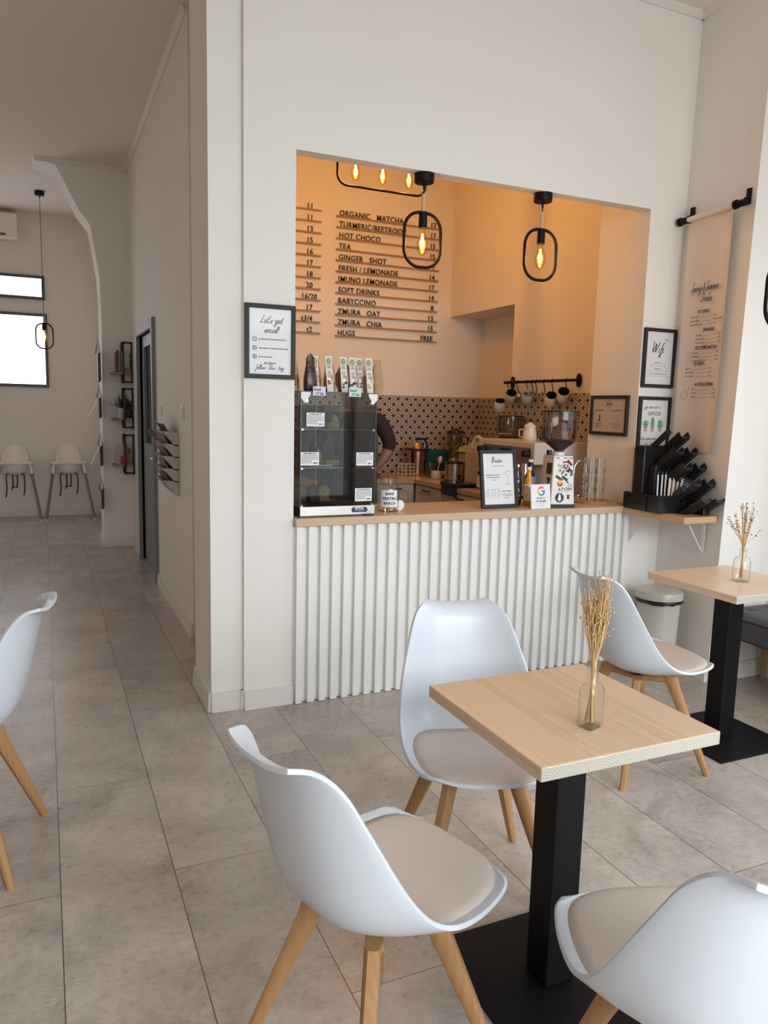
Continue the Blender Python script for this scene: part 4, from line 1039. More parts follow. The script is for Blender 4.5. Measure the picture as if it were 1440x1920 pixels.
m.build('coins', BRASS, r)
m = MB().cyl((.0, 0, 0), (.0, .003, 0), .028, n=24)
tag(m.build('round_sticker_card', PAPER, loc=(1.728, 3.635, .974)), 'small white round card leaning behind the right side of the tip jar', 'card')
tag(MB().box(-.022, .022, -.006, .006, 0, .008).build('bottle_opener', MBLACK, loc=(1.49, 3.494, .9455)), 'small black clip lying on the counter edge before the pastry case', 'clip')

# bottles on the counter
def drink(label, x, y, prof, liq, capm, labm, lz, parts=None, capz=0):
    r = thing('drink_bottle', label, 'bottle', (x, y, .945), -.4, 'drink bottles behind the counter signs')
    MB().lathe(prof, n=28).build('bottle', liq, r, smooth=50)
    MB().lathe([(0, capz-.012), (.0145, capz-.012), (.0145, capz+.003), (0, capz+.004)], n=18).build('cap', capm, r, smooth=40)
    m = MB(); rr = lz[2]; arc_label(m, rr, -1.6, 1.6, lz[0], lz[1]); m.build('label', labm, r)
    return r
sh_ = lambda h, rb: [(0, 0), (rb-.003, 0), (rb, .004), (rb, h*.55), (rb*.9, h*.64), (.0145, h*.78), (.0135, h*.96), (.0, h*.96)]
bd = drink('dark soft drink bottle with a silver cap half behind the cocktail menu', 2.515, 3.70, sh_(.235, .029), mat('cola_dark', (.015, .012, .012), .08), CHROME, mat('label_dark', (.03, .03, .032), .4), (.03, .12, .0295), capz=.235)
m = MB(); greek(m, -.016, .016, .052, .010, 71, 0.); m.poly([(.011*math.cos(a), 0, .088+.013*math.sin(a)) for a in [2*PI*i/16 for i in range(16)]]); wrap(m.build('label_mark', PAPER, bd), .0302)
bo = drink('orange juice bottle with a round orange on its label', 2.565, 3.655, sh_(.222, .0285), mat('juice_orange', (.62, .26, .02), .15), PAPER, mat('label_cream', (.74, .70, .60), .5), (.03, .125, .029), capz=.222)
m = MB(); greek(m, -.022, .022, .108, .008, 72, 0.); greek(m, -.022, .022, .096, .008, 73, 0.); wrap(m.build('label_print', INK, bo), .0296)
m = MB(); m.poly([(.02*math.cos(a), 0, .06+.02*math.sin(a)) for a in [2*PI*i/20 for i in range(20)]]); wrap(m.build('orange_print', mat('fruit_orange', (.85, .28, .02), .5), bo), .0296)
bb = drink('dark bottle with a light blue label and white cap behind the review card', 2.630, 3.735, sh_(.256, .036), mat('cola_blue', (.012, .014, .03), .1), PAPER, mat('label_blue', (.10, .36, .62), .4), (.115, .165, .0366), capz=.26)
m = MB(); m.poly([(.013*math.cos(a), 0, .145+.010*math.sin(a)) for a in [2*PI*i/16 for i in range(16)]]); wrap(m.build('emblem', mat('emblem_red', (.6, .12, .07), .5), bb), .0372)
# review card
r = thing('review_card', 'white upright card with a multicolour G, propped before the drink bottles', 'card', (2.560, 3.515, .9455), rot=(-.12, 0, .05))
MB().box(-.068, .068, 0, .004, 0, .138).build('card', mat('acrylic_white', (.80, .79, .82), .3), r)
MB().box(-.05, .05, .004, .045, 0, .003).build('foot', CLEAR, r)
def arcrib(mb, cx, cz, rad, a0, a1, w_, y): mb.ribbon([(cx+rad*math.cos(a0+(a1-a0)*i/10), cz+rad*math.sin(a0+(a1-a0)*i/10)) for i in range(11)], w_, y)
gc = []
for nm, c, a0, a1 in (('red', (.72, .06, .04), .75, 2.45), ('yellow', (.85, .50, .02), 2.45, 3.75), ('green', (.05, .38, .09), 3.75, 5.25), ('blue', (.05, .18, .72), 5.25, 6.28)):
    m = MB(); arcrib(m, .004, .098, .022, a0, a1, .0095, -.0008)
    if nm == 'blue': m.ribbon([(.006, .098), (.031, .098)], .0095, -.0009)
    gc.append(m.build('emblem', mat('g_'+nm, c, .5), r))
m = MB(); greek(m, -.03, .03, .057, .005, 74, -.0008); gc.append(m.build('small_print', INKG, r)); gc.append(text('on Google', .0165, INKG, r, 0, -.0008, .038, 'CENTER', bold=.0005))
m = MB(); m.ribbon([(x, z) for x, z in rrect(.03, .016, .007, 4, -.008, .022)]+[(.007, .023)], .0012, -.0008); m.ribbon([(.01, .018), (.016, .03), (.024, .016), (.01, .016)], .0012, -.0008); gc.append(m.build('icon', INKG, r))
join(gc)

# on-counter grinder
GW = mat('grinder_white', (.72, .71, .69), .3, coat=.2)
def grinder(label, x, y, z, rz, stickers=True):
    r = thing('coffee_grinder', label, 'coffee grinder', (x, y, z), rz, 'coffee grinders')
    MB().hexa([(-.074, -.085, .018), (.074, -.085, .018), (.074, .085, .018), (-.074, .085, .018)], [(-.060, -.069, .297), (.060, -.069, .297), (.060, .075, .297), (-.060, .075, .297)]).build('body', GW, r, bevel=.005)
    MB().box(-.077, .077, -.088, .088, 0, .0185).build('foot', MBLACK, r, bevel=.003)
    m = MB(); 
    for q in (-.035, .01, .045): m.box(q-.012, q+.012, -.0712, -.068, .283, .287)
    m.build('vents', MBLACK, r)
    MB().lathe([(.0, .297), (.036, .297), (.036, .315), (.03, .318), (0, .318)], n=28).build('collar', GW, r, smooth=40)
    MB().lathe([(.026, .318), (.028, .333), (.055, .352), (.098, .385), (.104, .395), (.106, .545)], n=40).build('hopper', SMOKE, r, smooth=40)
    MB().lathe([(0, .32), (.024, .322), (.05, .345), (.085, .372), (.07, .385), (0, .392)], n=28).build('coffee_beans', mat('beans', (.035, .02, .014), .5, var=.6, scale=120, bump=.8, bscale=120), r, smooth=40)
    MB().lathe([(0, .545), (.110, .545), (.110, .553), (.1, .556), (0, .557)], n=40).build('hopper_lid', BLKPL, r, smooth=40)
    MB().cyl((-.05, .02, .297), (-.05, .02, .325), .015, n=14).build('dial', BLKPL, r)
    return r
g = grinder('white coffee grinder covered in stickers standing on the counter near the tap', 2.725, 3.60, .945, -.20)
def gp(x, z):  # y of the sloping front of the body
    return -.085+.016*(z-.018)/.279-.0012
def sticker(nm, m_, pts, dy=0.):
    cx = sum(p[0] for p in pts)/len(pts); cz = sum(p[1] for p in pts)/len(pts); pts = [(.9*cx+1.3*(x-cx), cz+1.3*(z-cz)) for x, z in pts]
    q = MB(); q.poly([(x, gp(x, z)-dy, z) for x, z in pts]); return q.build(nm, m_, g)
def rot2(pts, a, cx, cz): return [(cx+x*math.cos(a)-z*math.sin(a), cz+x*math.sin(a)+z*math.cos(a)) for x, z in pts]
rc = lambda w_, h_, cx, cz, a=0.: rot2([(-w_/2, -h_/2), (w_/2, -h_/2), (w_/2, h_/2), (-w_/2, h_/2)], a, cx, cz)
ci = lambda r_, cx, cz: [(cx+r_*math.cos(2*PI*i/18), cz+r_*math.sin(2*PI*i/18)) for i in range(18)]
RED = mat('sticker_red', (.42, .02, .03), .4); TEAL = mat('sticker_teal', (.25, .52, .45), .5); YEL = mat('sticker_yellow', (.75, .50, .06), .5)
st = [sticker('shield', RED, [(.002, .262), (.03, .262), (.028, .235), (.016, .222), (.004, .235)]), sticker('band', PAPER, rc(.022, .006, .016, .252), .0004), sticker('flame', PAPER, ci(.004, .016, .238), .0004),
      sticker('black_tab', INK, rc(.030, .011, .042, .258, -.8)), sticker('teal', TEAL, rc(.038, .012, -.014, .236, -.5)), sticker('bird', INK, [(.022, .212), (.036, .222), (.04, .234), (.046, .221), (.06, .214), (.044, .212), (.038, .204)]),
      sticker('black_sign', INK, rc(.028, .012, .008, .17, -.6)), sticker('black_left', INK, rc(.036, .011, -.028, .17, -.6)), sticker('moon', INK, ci(.010, .036, .155)), sticker('moon_cut', GW, ci(.0085, .041, .157), .0004),
      sticker('bowl', RED, [(-.036, .142), (-.006, .142), (-.012, .126), (-.03, .126)]), sticker('bowl_top', YEL, ci(.010, -.022, .148), .0002), sticker('round_dog', INK, ci(.021, -.022, .058)), sticker('dog_white', PAPER, [(-.024, .074), (-.018, .074), (-.014, .05), (-.022, .042), (-.03, .05)], .0004),
      sticker('owl', INK, [(.03, .072), (.046, .072), (.042, .062), (.046, .054), (.03, .054), (.034, .062)]), sticker('bottle_mark', mat('sticker_brown', (.12, .07, .03), .5), rc(.012, .026, .056, .20)), sticker('orange_dot', mat('sticker_orange', (.5, .16, .06), .5), ci(.007, -.022, .214)),
      sticker('pen', INK, rc(.022, .006, -.004, .203, .9)), sticker('ring', INKG, ci(.006, .018, .19)), sticker('grey_patch', mat('sticker_grey', (.5, .49, .47), .5), rc(.022, .016, .048, .128))]
st.append(text('ATOM', .030, INKG, g, .012, -.0795, .095, 'CENTER', M4=None))
st[-1].data.transform(Matrix.Translation((0, -.0028, 0)))
# two stickers on the left flank
q = MB(); q.poly([(-.0740+.014*(z-.018)/.279-.0014, y, z) for y, z in ((.01, .19), (-.06, .19), (-.06, .255), (.01, .255))]); st.append(q.build('flank_sticker', INK, g))
q = MB(); q.poly([(-.0740+.014*(z-.018)/.279-.0014, y, z) for y, z in ((-.0, .165), (-.03, .175), (-.055, .16), (-.04, .145), (-.032, .12), (-.02, .12), (-.018, .145))]); st.append(q.build('flank_mark', INK, g))
for q in st: q.name = 'sticker' if q.name.split('.')[0] != 'lettering' else 'maker_mark'
grinder('second coffee grinder with a smoked hopper, half hidden behind the espresso machine', 3.33, 5.03, .90, 1.57, False)

# ---- tap, tray and glasses
r = thing('bar_tap', 'tall chrome gooseneck bar tap at the right end of the counter', 'tap', (2.885, 3.655, .945))
P = [(0, 0, 0), (0, 0, .20)]+[(.045-.045*math.cos(a), 0, .20+.045*math.sin(a)*1.35) for a in [PI*i/12 for i in range(1, 13)]]+[(.09, 0, .13)]
MB().tube(P, .0055, 10).build('spout', CHROME, r, smooth=180); MB().cyl((0, 0, 0), (0, 0, .05), .014, n=16).build('base', CHROME, r, smooth=40); MB().tube([(0, -.01, .03), (.0, -.05, .055)], .006, 8).ball((0, -.052, .056), .009, 8).build('lever', CHROME, r, smooth=60)
r = thing('glass_tray', 'round wooden tray carrying the stacked glasses', 'tray', (3.06, 3.70, .945)); MB().lathe([(0, 0), (.115, 0), (.125, .014), (.120, .014), (.11, .006), (0, .006)], n=40).build('tray', wood_mat('bamboo', (.50, .30, .12), (.36, .2, .08), 'X', .05), r, smooth=40)
def tumbler(label, x, y, z, h=.09, rr=.034):
    t = thing('tumbler', label, 'glass', (x, y, z), 0, 'stacked tumblers on the tray')
    MB().lathe([(0, .002), (rr*.78, .002), (rr, h), (rr*.95, h), (rr*.74, .008), (0, .008)], n=24).build('glass', TUMB, t, smooth=50)
    return t
tw = ['left stack', 'middle stack', 'rear stack', 'right stack']; lv = ['bottom', 'second', 'third', 'top']
for i, (x, y) in enumerate(((3.025, 3.66), (3.10, 3.675), (3.045, 3.745), (3.12, 3.755))):
    for k in range(4): tumbler('clear tumbler, %s one in the %s on the wooden tray' % (lv[k], tw[i]), x, y, .9515+.058*k)
MB_s = MB().box(-.10, .10, -.004, .004, 0, .010)
tag(MB_s.build('counter_trim_stick', MATS['bamboo'], loc=(3.13, 3.60, .9455), rot=(0, 0, -.9)), 'thin wooden stick lying from the tray to the hatch edge', 'stick')

# ================================================================== BACK COUNTER
CT = .90
def cabinet(name, label, x0, x1, y0, y1, face, cols, z1=.862):
    r = thing(name, label, 'cabinet', (0, 0, 0))
    MB().box(x0, x1, y0, y1, .08, z1).build('carcass', CABGREY, r)
    MB().box(x0+.02, x1-.02, y0+.03, y1, 0, .08).build('plinth', CABGREY, r)
    n = len(cols)
    for i, (a, b, kind) in enumerate(cols):
        zz = [(.10, z1-.01)] if kind == 'door' else [(.10, .36), (.37, .62), (.63, z1-.01)]
        for (za, zb) in zz:
            m = MB(); g_ = .003; t = .018; fw_ = .05
            def B(u0, u1, v0, v1, d0, d1):
                if face == '-Y': m.box(u0, u1, y0-d1, y0-d0, v0, v1)
                else: m.box(x0-d1, x0-d0, u0, u1, v0, v1)
            B(a+g_, b-g_, za, zb, 0, t*.6)
            B(a+g_, a+fw_, za, zb, t*.6, t); B(b-fw_, b-g_, za, zb, t*.6, t); B(a+fw_, b-fw_, zb-fw_, zb, t*.6, t); B(a+fw_, b-fw_, za, za+fw_, t*.6, t)
            o = m.build('door' if kind == 'door' else 'drawer', CABGREY, r, bevel=.002)
            c = (a+b)/2; hz = zb-.03
            if face == '-Y': MB().tube([(c-.05, y0-t, hz), (c-.05, y0-t-.02, hz), (c+.05, y0-t-.02, hz), (c+.05, y0-t, hz)], .006, 8).build('handle', MBLACK, o)
            elif kind == 'door': MB().tube([(x0-t, c-.05, hz), (x0-t-.02, c-.05, hz), (x0-t-.02, c+.05, hz), (x0-t, c+.05, hz)], .006, 8).build('handle', MBLACK, o)
    return r
cabinet('base_cabinet', 'grey panelled base cabinets under the worktop left of the dark fridge', .98, 1.99, 5.745, YB-.012, '-Y', [(1.0, 1.49, 'door'), (1.49, 1.98, 'door')])
cabinet('base_cabinet', 'grey panelled base cabinet in the corner of the bar, right of the dark fridge', 2.50, 2.86, 5.745, YB-.012, '-Y', [(2.51, 2.85, 'door')])
r = thing('bar_fridge', 'tall dark grey fridge with a vertical steel handle seen through the pastry case', 'fridge', (2.245, 5.98, 0))
MB().box(-.24, .24, -.28, .30, .05, 1.50).build('body', mat('fridge_grey', (.07, .08, .09), .4), r, bevel=.006)
MB().box(-.238, .238, -.32, -.284, .06, .82).build('lower_door', MATS['fridge_grey'], r, bevel=.006); MB().box(-.238, .238, -.32, -.284, .83, 1.49).build('upper_door', MATS['fridge_grey'], r, bevel=.006)
MB().tube([(.19, -.32, 1.02), (.19, -.36, 1.02), (.19, -.36, 1.20), (.19, -.32, 1.20)], .008, 8).build('handle', CHROME, r)
MB().box(-.2, .2, -.27, .27, 0, .05).build('feet', MBLACK, r)
cabinet('base_cabinet', 'grey panelled base cabinets under the coffee machine along the bar right wall', 2.875, XR-.01, 3.97, YB-.012, '-X', [(5.28, 5.70, 'door'), (4.62, 5.28, 'door'), (3.98, 4.62, 'door')])
tag(MB().prism([(2.495, YB-.01), (2.495, 5.72), (2.85, 5.72), (2.845, 3.96), (XR-.01, 3.96), (XR-.01, YB-.01)], 'Z', .862, CT).build('worktop', ASHY, bevel=.002), 'L-shaped oak worktop along the back and right walls behind the bar', 'worktop')
tag(MB().box(.98, 1.995, 5.72, YB-.01, .862, CT).build('worktop', ASHX, bevel=.002), 'short straight oak worktop left of the dark fridge', 'worktop')
# rail with mugs
r = thing('hanging_rail', 'black wall rail with hooks and round end plates above the coffee machine', 'rail', (XR-.008, 4.80, 1.715))
m = MB(); m.cyl((-.055, -.44, 0), (-.055, .44, 0), .011, n=12); m.build('bar', BLACK, r, smooth=40)
for yy_ in (-.43, .40):
    m = MB(); m.lathe([(0, 0), (.030, 0), (.030, .012), (0, .014)], n=20); o = m.build('bracket', BLACK, r, rot=(0, -PI/2, 0), loc=(0, yy_, 0)); o.scale = (1.6, .8, 1)
    MB().cyl((0, yy_, 0), (-.058, yy_, 0), .009, n=10).build('bracket_arm', BLACK, r)
hooks = [-.36, -.2, -.1, .0, .05, .12, .25, .38]
for hy in hooks:
    MB().tube(smooth_pts([(-.055, hy, .012), (-.072, hy, 0), (-.06, hy, -.03), (-.052, hy, -.075), (-.065, hy, -.095), (-.08, hy, -.08)], 4), .0035, 6).build('hook', BLACK, r)
mugw = mat('mug_white', (.66, .60, .53), .3); mugd = mat('mug_inside', (.02, .02, .022), .3); mugg = mat('mug_grey', (.55, .55, .56), .3)
def mug(label, y, tilt, mo, mi, z=1.61, rz=-.5):
    t = thing('hanging_mug', label, 'mug', (XR-.075, y, z), group='mugs on the hanging rail', rot=(tilt, 0, rz))
    MB().lathe([(0, -.045), (.036, -.045), (.042, -.035), (.042, .045), (.040, .047)], n=26, c=(0, 0, -.01)).build('cup', mo, t, smooth=50)
    MB().lathe([(.0405, .045), (.038, .04), (.038, -.03), (0, -.035)], n=26, c=(0, 0, -.01)).build('inside', mi, t, smooth=50)
    MB().tube([(0, .040+.028*math.sin(a), -.01+.028*math.cos(a)) for a in [PI*i/10 for i in range(11)]], .005, 8).build('handle', mo, t, smooth=180)
mug('cream mug with black inside, rightmost on the hanging rail', 4.46, .9, mugw, mugd, 1.615)
mug('small cream mug with black inside, second from the right on the rail', 4.60, .8, mugw, mugd, 1.585)
mug('plain grey-white mug hanging in the middle of the rail', 4.90, .9, mugg, mugg, 1.605)
mug('cream mug with dark inside, second from the left on the rail', 5.12, .9, mugw, mugd, 1.61)
mug('cream mug hanging lowest at the left end of the rail', 5.28, .6, mugw, mugd, 1.54)
t = thing('hanging_sieve', 'small steel tea strainer hanging from the rail between the mugs', 'strainer', (XR-.07, 5.02, 1.62)); MB().lathe([(0, -.03), (.02, -.022), (.028, 0), (.026, .001), (.018, -.02), (0, -.027)], n=18).build('bowl', STEEL, t, smooth=60, rot=(0, -PI/2, 0)); MB().tube([(0, 0, .028), (0, 0, .07)], .0025, 6).build('handle', STEEL, t)

# espresso machine
EW = mat('machine_white', (.62, .60, .57), .35, coat=.1)
r = thing('espresso_machine', 'white two-group espresso machine on the right-hand worktop behind the counter', 'espresso machine', (3.17, 4.50, CT))
MB().box(-.10, .26, -.34, .36, .10, .385).build('body', EW, r, bevel=.006)
MB().box(-.22, -.10, -.345, -.30, .24, .385).box(-.22, -.10, .31, .36, .24, .385).box(-.22, -.10, -.30, .31, .345, .385).build('head_cowl', EW, r, bevel=.004)
MB().box(-.215, -.102, -.298, .308, .24, .344).build('group_panel', STEEL, r)
MB().box(-.23, .26, -.34, .36, .02, .10).build('drip_tray', EW, r, bevel=.004)
for yy_ in (-.16, .16):
    MB().lathe([(0, .17), (.034, .17), (.034, .24), (0, .24)], (-.165, yy_, 0), 22).build('group_head', CHROME, r, smooth=40)
    o = MB().lathe([(0, .15), (.036, .15), (.036, .17), (0, .17)], (-.165, yy_, 0), 22).build('portafilter', CHROME, r, smooth=40)
    MB().tube([(-.20, yy_, .16), (-.24, yy_, .158), (-.34, yy_-.01, .145)], [.009, .015, .013], 10).build('grip', BLKPL, o, smooth=60)
for yy_ in (-.28, .29):
    MB().tube([(-.19, yy_, .24), (-.23, yy_, .2), (-.235, yy_, .06)], .005, 8).build('steam_wand', CHROME, r, smooth=60)
    MB().cyl((-.22, yy_*1.0, .31), (-.265, yy_*1.0, .31), .027, .024, 16).build('steam_knob', BLKPL, r, smooth=40)
MB().box(-.225, -.218, -.06, .06, .27, .33).build('button_pad', BLKPL, r)
for sx in (-.06, .2):
    for sy in (-.3, .3): MB().cyl((sx, sy, 0), (sx, sy, .02), .018, n=12).build('foot', BLKPL, r)
MB().tube([(-.10, .30, .39), (-.05, .36, .42), (.05, .34, .42)], .004, 6).build('cup_rail', CHROME, r)
def jug(label, loc, s, m_, lid=False, rz=0., nm='milk_jug', cat='jug'):
    t = thing(nm, label, cat, loc, rz); MB().lathe([(0, 0), (.04*s, 0), (.046*s, .01*s), (.046*s, .05*s), (.036*s, .085*s), (.04*s, .10*s), (.037*s, .10*s)], n=24).build('body', m_, t, smooth=50)
    MB().tube([(.044*s, 0, .075*s), (.075*s, 0, .07*s), (.072*s, 0, .03*s), (.045*s, 0, .02*s)], .005*s, 8).build('handle', m_, t, smooth=180)
    if lid: MB().lathe([(0, .10*s), (.038*s, .10*s), (.02*s, .115*s), (.008*s, .12*s), (0, .125*s)], n=20).build('lid', m_, t, smooth=60)
wc = mat('stoneware', (.72, .65, .56), .35)
jug('white lidded teapot standing on top of the espresso machine', (3.09, 4.42, CT+.386), 1.05, wc, True, 2.2, 'teapot', 'teapot')
jug('small white creamer on the right part of the espresso machine', (3.30, 4.28, CT+.386), .75, wc, False, 2.6, 'creamer')
jug('dark brown jug between the teapot and the creamer on the machine', (3.24, 4.44, CT+.386), .9, mat('dark_jug', (.05, .035, .03), .3), False, 2.0)
# box with green cloth and arched pipe
tag(MB().box(-.09, .09, -.11, .11, 0, .24).build('storage_box', mat('cream_box', (.58, .50, .40), .6), bevel=.004, loc=(3.30, 5.50, CT)), 'tall cream box left of the espresso machine under a green cloth', 'box')
m = MB()
def cl(a, b):
    x = -.11+.22*a; y = -.12+.24*b
    z = .03+.05*math.exp(-((x-.02)**2+(y)**2)/.004)+.012*math.sin(9*a*PI)*math.cos(5*b*PI)
    if a > .9 or a < .1 or b < .1 or b > .9: z -= .035
    return Vector((x, y, z))
m.grid(cl, 26, 26); o = m.build('tea_towel', mat('green_cloth', (.33, .38, .18), .9, var=.1, bump=.3), smooth=180, loc=(3.29, 5.50, CT+.245)); o.modifiers.new('s', 'SOLIDIFY').thickness = .004; bake(o)
tag(o, 'crumpled pale green tea towel on top of the cream box', 'towel')
tag(MB().tube([(0, .09*math.cos(a), .11*math.sin(a)) for a in [PI*i/14 for i in range(15)]], .014, 10).build('white_hose', wc, smooth=180, loc=(3.12, 5.15, CT+.27)), 'arched white hose beside the green towel by the espresso machine', 'hose')
tag(MB().box(-.07, .07, -.12, .12, 0, .27).build('water_filter_box', mat('cream_box2', (.5, .44, .36), .6), bevel=.004, loc=(3.14, 5.14, CT)), 'low cream box under the white hose by the espresso machine', 'box')
# juicer
r = thing('citrus_juicer', 'copper-coloured electric citrus juicer at the left of the back worktop', 'juicer', (3.02, 6.02, CT))
MB().lathe([(0, 0), (.085, 0), (.088, .02), (.07, .03), (.072, .22), (.078, .225)], n=32).build('body', BRASS, r, smooth=40); MB().lathe([(.0, .225), (.115, .228), (.12, .24), (.09, .245), (0, .24)], n=32).build('bowl_rim', BLKPL, r, smooth=40)
MB().lathe([(.06, .24), (.05, .275), (.03, .30), (0, .312)], n=24).build('dome', BRASS, r, smooth=60); MB().tube([(.09, 0, .10), (.10, 0, .27), (.07, 0, .325), (-.02, 0, .325)], .012, 8).build('lever', BLKPL, r, smooth=60)
# blender
r = thing('blender', 'blender with a glass jug and black lid near the middle of the back worktop', 'blender', (3.36, 5.95, CT))
MB().lathe([(0, 0), (.075, 0), (.072, .06), (.055, .13), (.05, .16), (0, .16)], n=28).build('motor_base', BRASS, r, smooth=40); MB().lathe([(.045, .16), (.055, .19), (.075, .36), (.078, .39)], n=28).build('jug', SMOKE, r, smooth=50)
MB().lathe([(0, .385), (.08, .385), (.08, .402), (.05, .405), (.03, .425), (0, .425)], n=28).build('lid', BLKPL, r, smooth=40); MB().tube([(.07, -.02, .36), (.12, -.03, .34), (.11, -.03, .22), (.06, -.02, .2)], .008, 8).build('handle', SMOKE, r)
# teal box
r = thing('tea_box', 'dark teal cardboard box against the mosaic wall on the back worktop', 'box', (3.28, 6.15, CT)); MB().box(-.14, .12, -.06, .06, 0, .225).build('carton', mat('teal_box', (.008, .075, .085), .45), r, bevel=.003)
MB().disc(-.0, .14, .022, -.0608).build('mark', mat('grey_mark', (.3, .35, .35), .5), r)
# pot with black lid on trivet
r = thing('steel_canister', 'steel canister with a black lid on a black stand, right on the back worktop', 'canister', (3.12, 5.52, CT)); MB().lathe([(0, .014), (.078, .014), (.078, .145), (0, .145)], n=36).build('body', STEEL, r, smooth=40)
MB().lathe([(0, .145), (.084, .145), (.084, .158), (.03, .166), (0, .168)], n=36).build('lid', BLKPL, r, smooth=40); MB().lathe([(0, 0), (.07, 0), (.09, .008), (.085, .014), (0, .014)], n=30).build('stand', BLKPL, r)
# mug with spoon, bowl, glass, racks
r = thing('milk_mug', 'small cream mug holding a spoon on the back worktop', 'mug', (3.06, 5.72, CT)); MB().lathe([(0, .001), (.04, .001), (.046, .01), (.046, .065), (.043, .065), (.042, .012), (0, .01)], n=26).build('cup', wc, r, smooth=50); MB().tube([(.046, 0, .055), (.07, 0, .045), (.046, 0, .015)], .005, 8).build('handle', wc, r)
o = MB().tube([(0, 0, .0), (.01, .0, .12)], .003, 6).ball((.012, 0, .15), .018, 10, 1.8).build('wooden_spoon', wc, loc=(3.06, 5.72, CT+.015), rot=(0, .15, 0)); tag(o, 'pale spoon standing upright in the cream mug', 'spoon')
tag(MB().lathe([(0, .002), (.04, .002), (.10, .045), (.105, .047), (.10, .047), (.04, .006), (0, .006)], n=30).build('shallow_bowl', wc, smooth=50, loc=(3.215, 5.79, CT)), 'shallow cream dish behind the mug on the back worktop', 'bowl')
tag(MB().lathe([(0, .002), (.033, .002), (.042, .13), (.04, .13), (.031, .008), (0, .008)], n=24).build('water_glass', BOTTLE, smooth=50, loc=(3.07, 5.85, CT)), 'tall clear glass between the wire racks and the cream mug', 'glass')
for lb, x in (('small white wire cup rack, left one of the pair on the back worktop', 2.785), ('small white wire cup rack, right one of the pair on the back worktop', 2.865)):
    m = MB(); s_ = .033; zz = [0, .03, .06, .09, .118]
    for z in zz:
        m.tube([(-s_, -s_, z+.002), (s_, -s_, z+.002), (s_, s_, z+.002), (-s_, s_, z+.002)], .0017, 4, True)
    for u in (-s_, -s_/3, s_/3, s_):
        for v in (-s_, s_): m.tube([(u, v, 0), (u, v, .12)], .0017, 4); m.tube([(v, u, 0), (v, u, .12)], .0017, 4)
    tag(m.build('wire_rack', wc, loc=(x, 5.83, CT)), lb, 'rack', 'white wire cup racks')
# tamping station in the worktop edge
r = thing('knock_box', 'black knock-out box with a tamper at the edge of the right worktop', 'knock box', (2.93, 5.12, CT)); MB().box(-.09, .10, -.16, .12, 0, .03).box(-.092, -.086, -.14, .10, -.07, .0).build('mat', BLKPL, r, bevel=.003)
MB().lathe([(0, .03), (.03, .03), (.03, .04), (.012, .05), (.012, .07), (.022, .09), (0, .1)], (0, -.02, 0), 18).build('tamper', BLKPL, r, smooth=50)
tag(MB().lathe([(0, 0), (.09, 0), (.10, .006), (0, .006)], n=30).build('chopping_board', BRASS, loc=(2.62, 5.95, CT), smooth=40), 'round copper-toned board at the left end of the back worktop', 'board')
r = thing('tablet_stand', 'low black stand at the left end of the back worktop', 'stand', (2.64, 6.1, CT)); MB().lathe([(0, 0), (.07, 0), (.06, .012), (.012, .02), (.012, .06), (0, .06)], n=24).build('foot', BLKPL, r, smooth=40)
MB().box(-.05, .05, -.006, .006, .06, .12).build('plate', BLKPL, r)

# ================================================================== BARISTA
def barista():
    J = {}
    bm = bmesh.new(); V = []; R_ = []
    def v(p, r): V.append(bm.verts.new(p)); R_.append(r); return V[-1]
    def e(a, b): bm.edges.new((a, b))
    # local: faces +Y (away from camera), origin between the feet
    pel = v((0, 0, .93), (.155, .11)); wst = v((0, .01, 1.08), (.135, .10)); ch = v((0, .0, 1.27), (.155, .105)); sh = v((0, -.005, 1.39), (.12, .085)); nk = v((0, .02, 1.49), (.055, .055)); hd0 = v((0, .05, 1.56), (.06, .07)); hd1 = v((0, .065, 1.64), (.078, .098)); hd2 = v((0, .06, 1.70), (.06, .075))
    for a, b in ((pel, wst), (wst, ch), (ch, sh), (sh, nk), (nk, hd0), (hd0, hd1), (hd1, hd2)): e(a, b)
    def chain(root, pts):
        p = root
        for q, r in pts:
            n = v(q, r); e(p, n); p = n
        return p
    # right arm: hand on the hip, elbow out
    hr = chain(sh, [((.175, -.01, 1.42), (.075, .07)), ((.225, -.03, 1.36), (.066, .064)), ((.275, -.05, 1.26), (.060, .058)), ((.265, -.06, 1.19), (.050, .05)), ((.20, -.05, 1.095), (.036, .032)), ((.165, -.03, 1.05), (.028, .018))])
    # left arm: reaching forward over the worktop
    hl = chain(sh, [((-.17, -.01, 1.41), (.062, .062)), ((-.22, .03, 1.30), (.052, .052)), ((-.24, .10, 1.16), (.044, .044)), ((-.20, .24, 1.10), (.036, .036)), ((-.17, .34, 1.08), (.026, .022)), ((-.165, .38, 1.075), (.026, .015))])
    for s in (1, -1):
        chain(pel, [((s*.10, 0, .84), (.10, .10)), ((s*.105, .01, .66), (.078, .078)), ((s*.11, .0, .48), (.056, .058)), ((s*.11, -.02, .34), (.055, .055)), ((s*.11, -.02, .12), (.036, .038)), ((s*.112, -.01, .055), (.036, .04)), ((s*.118, .13, .035), (.034, .03))])
    me = bpy.data.meshes.new('body'); bm.to_mesh(me); bm.free()
    o = bpy.data.objects.new('body', me); COL.objects.link(o)
    sk = o.modifiers.new('skin', 'SKIN')
    for i, rr_ in enumerate(R_): me.skin_vertices[0].data[i].radius = rr_
    for i in range(len(R_)): me.skin_vertices[0].data[i].use_root = (i == 0)
    o.modifiers.new('sub', 'SUBSURF').levels = 2
    bake(o); o.data.shade_smooth()
    return o
bd_ = barista()
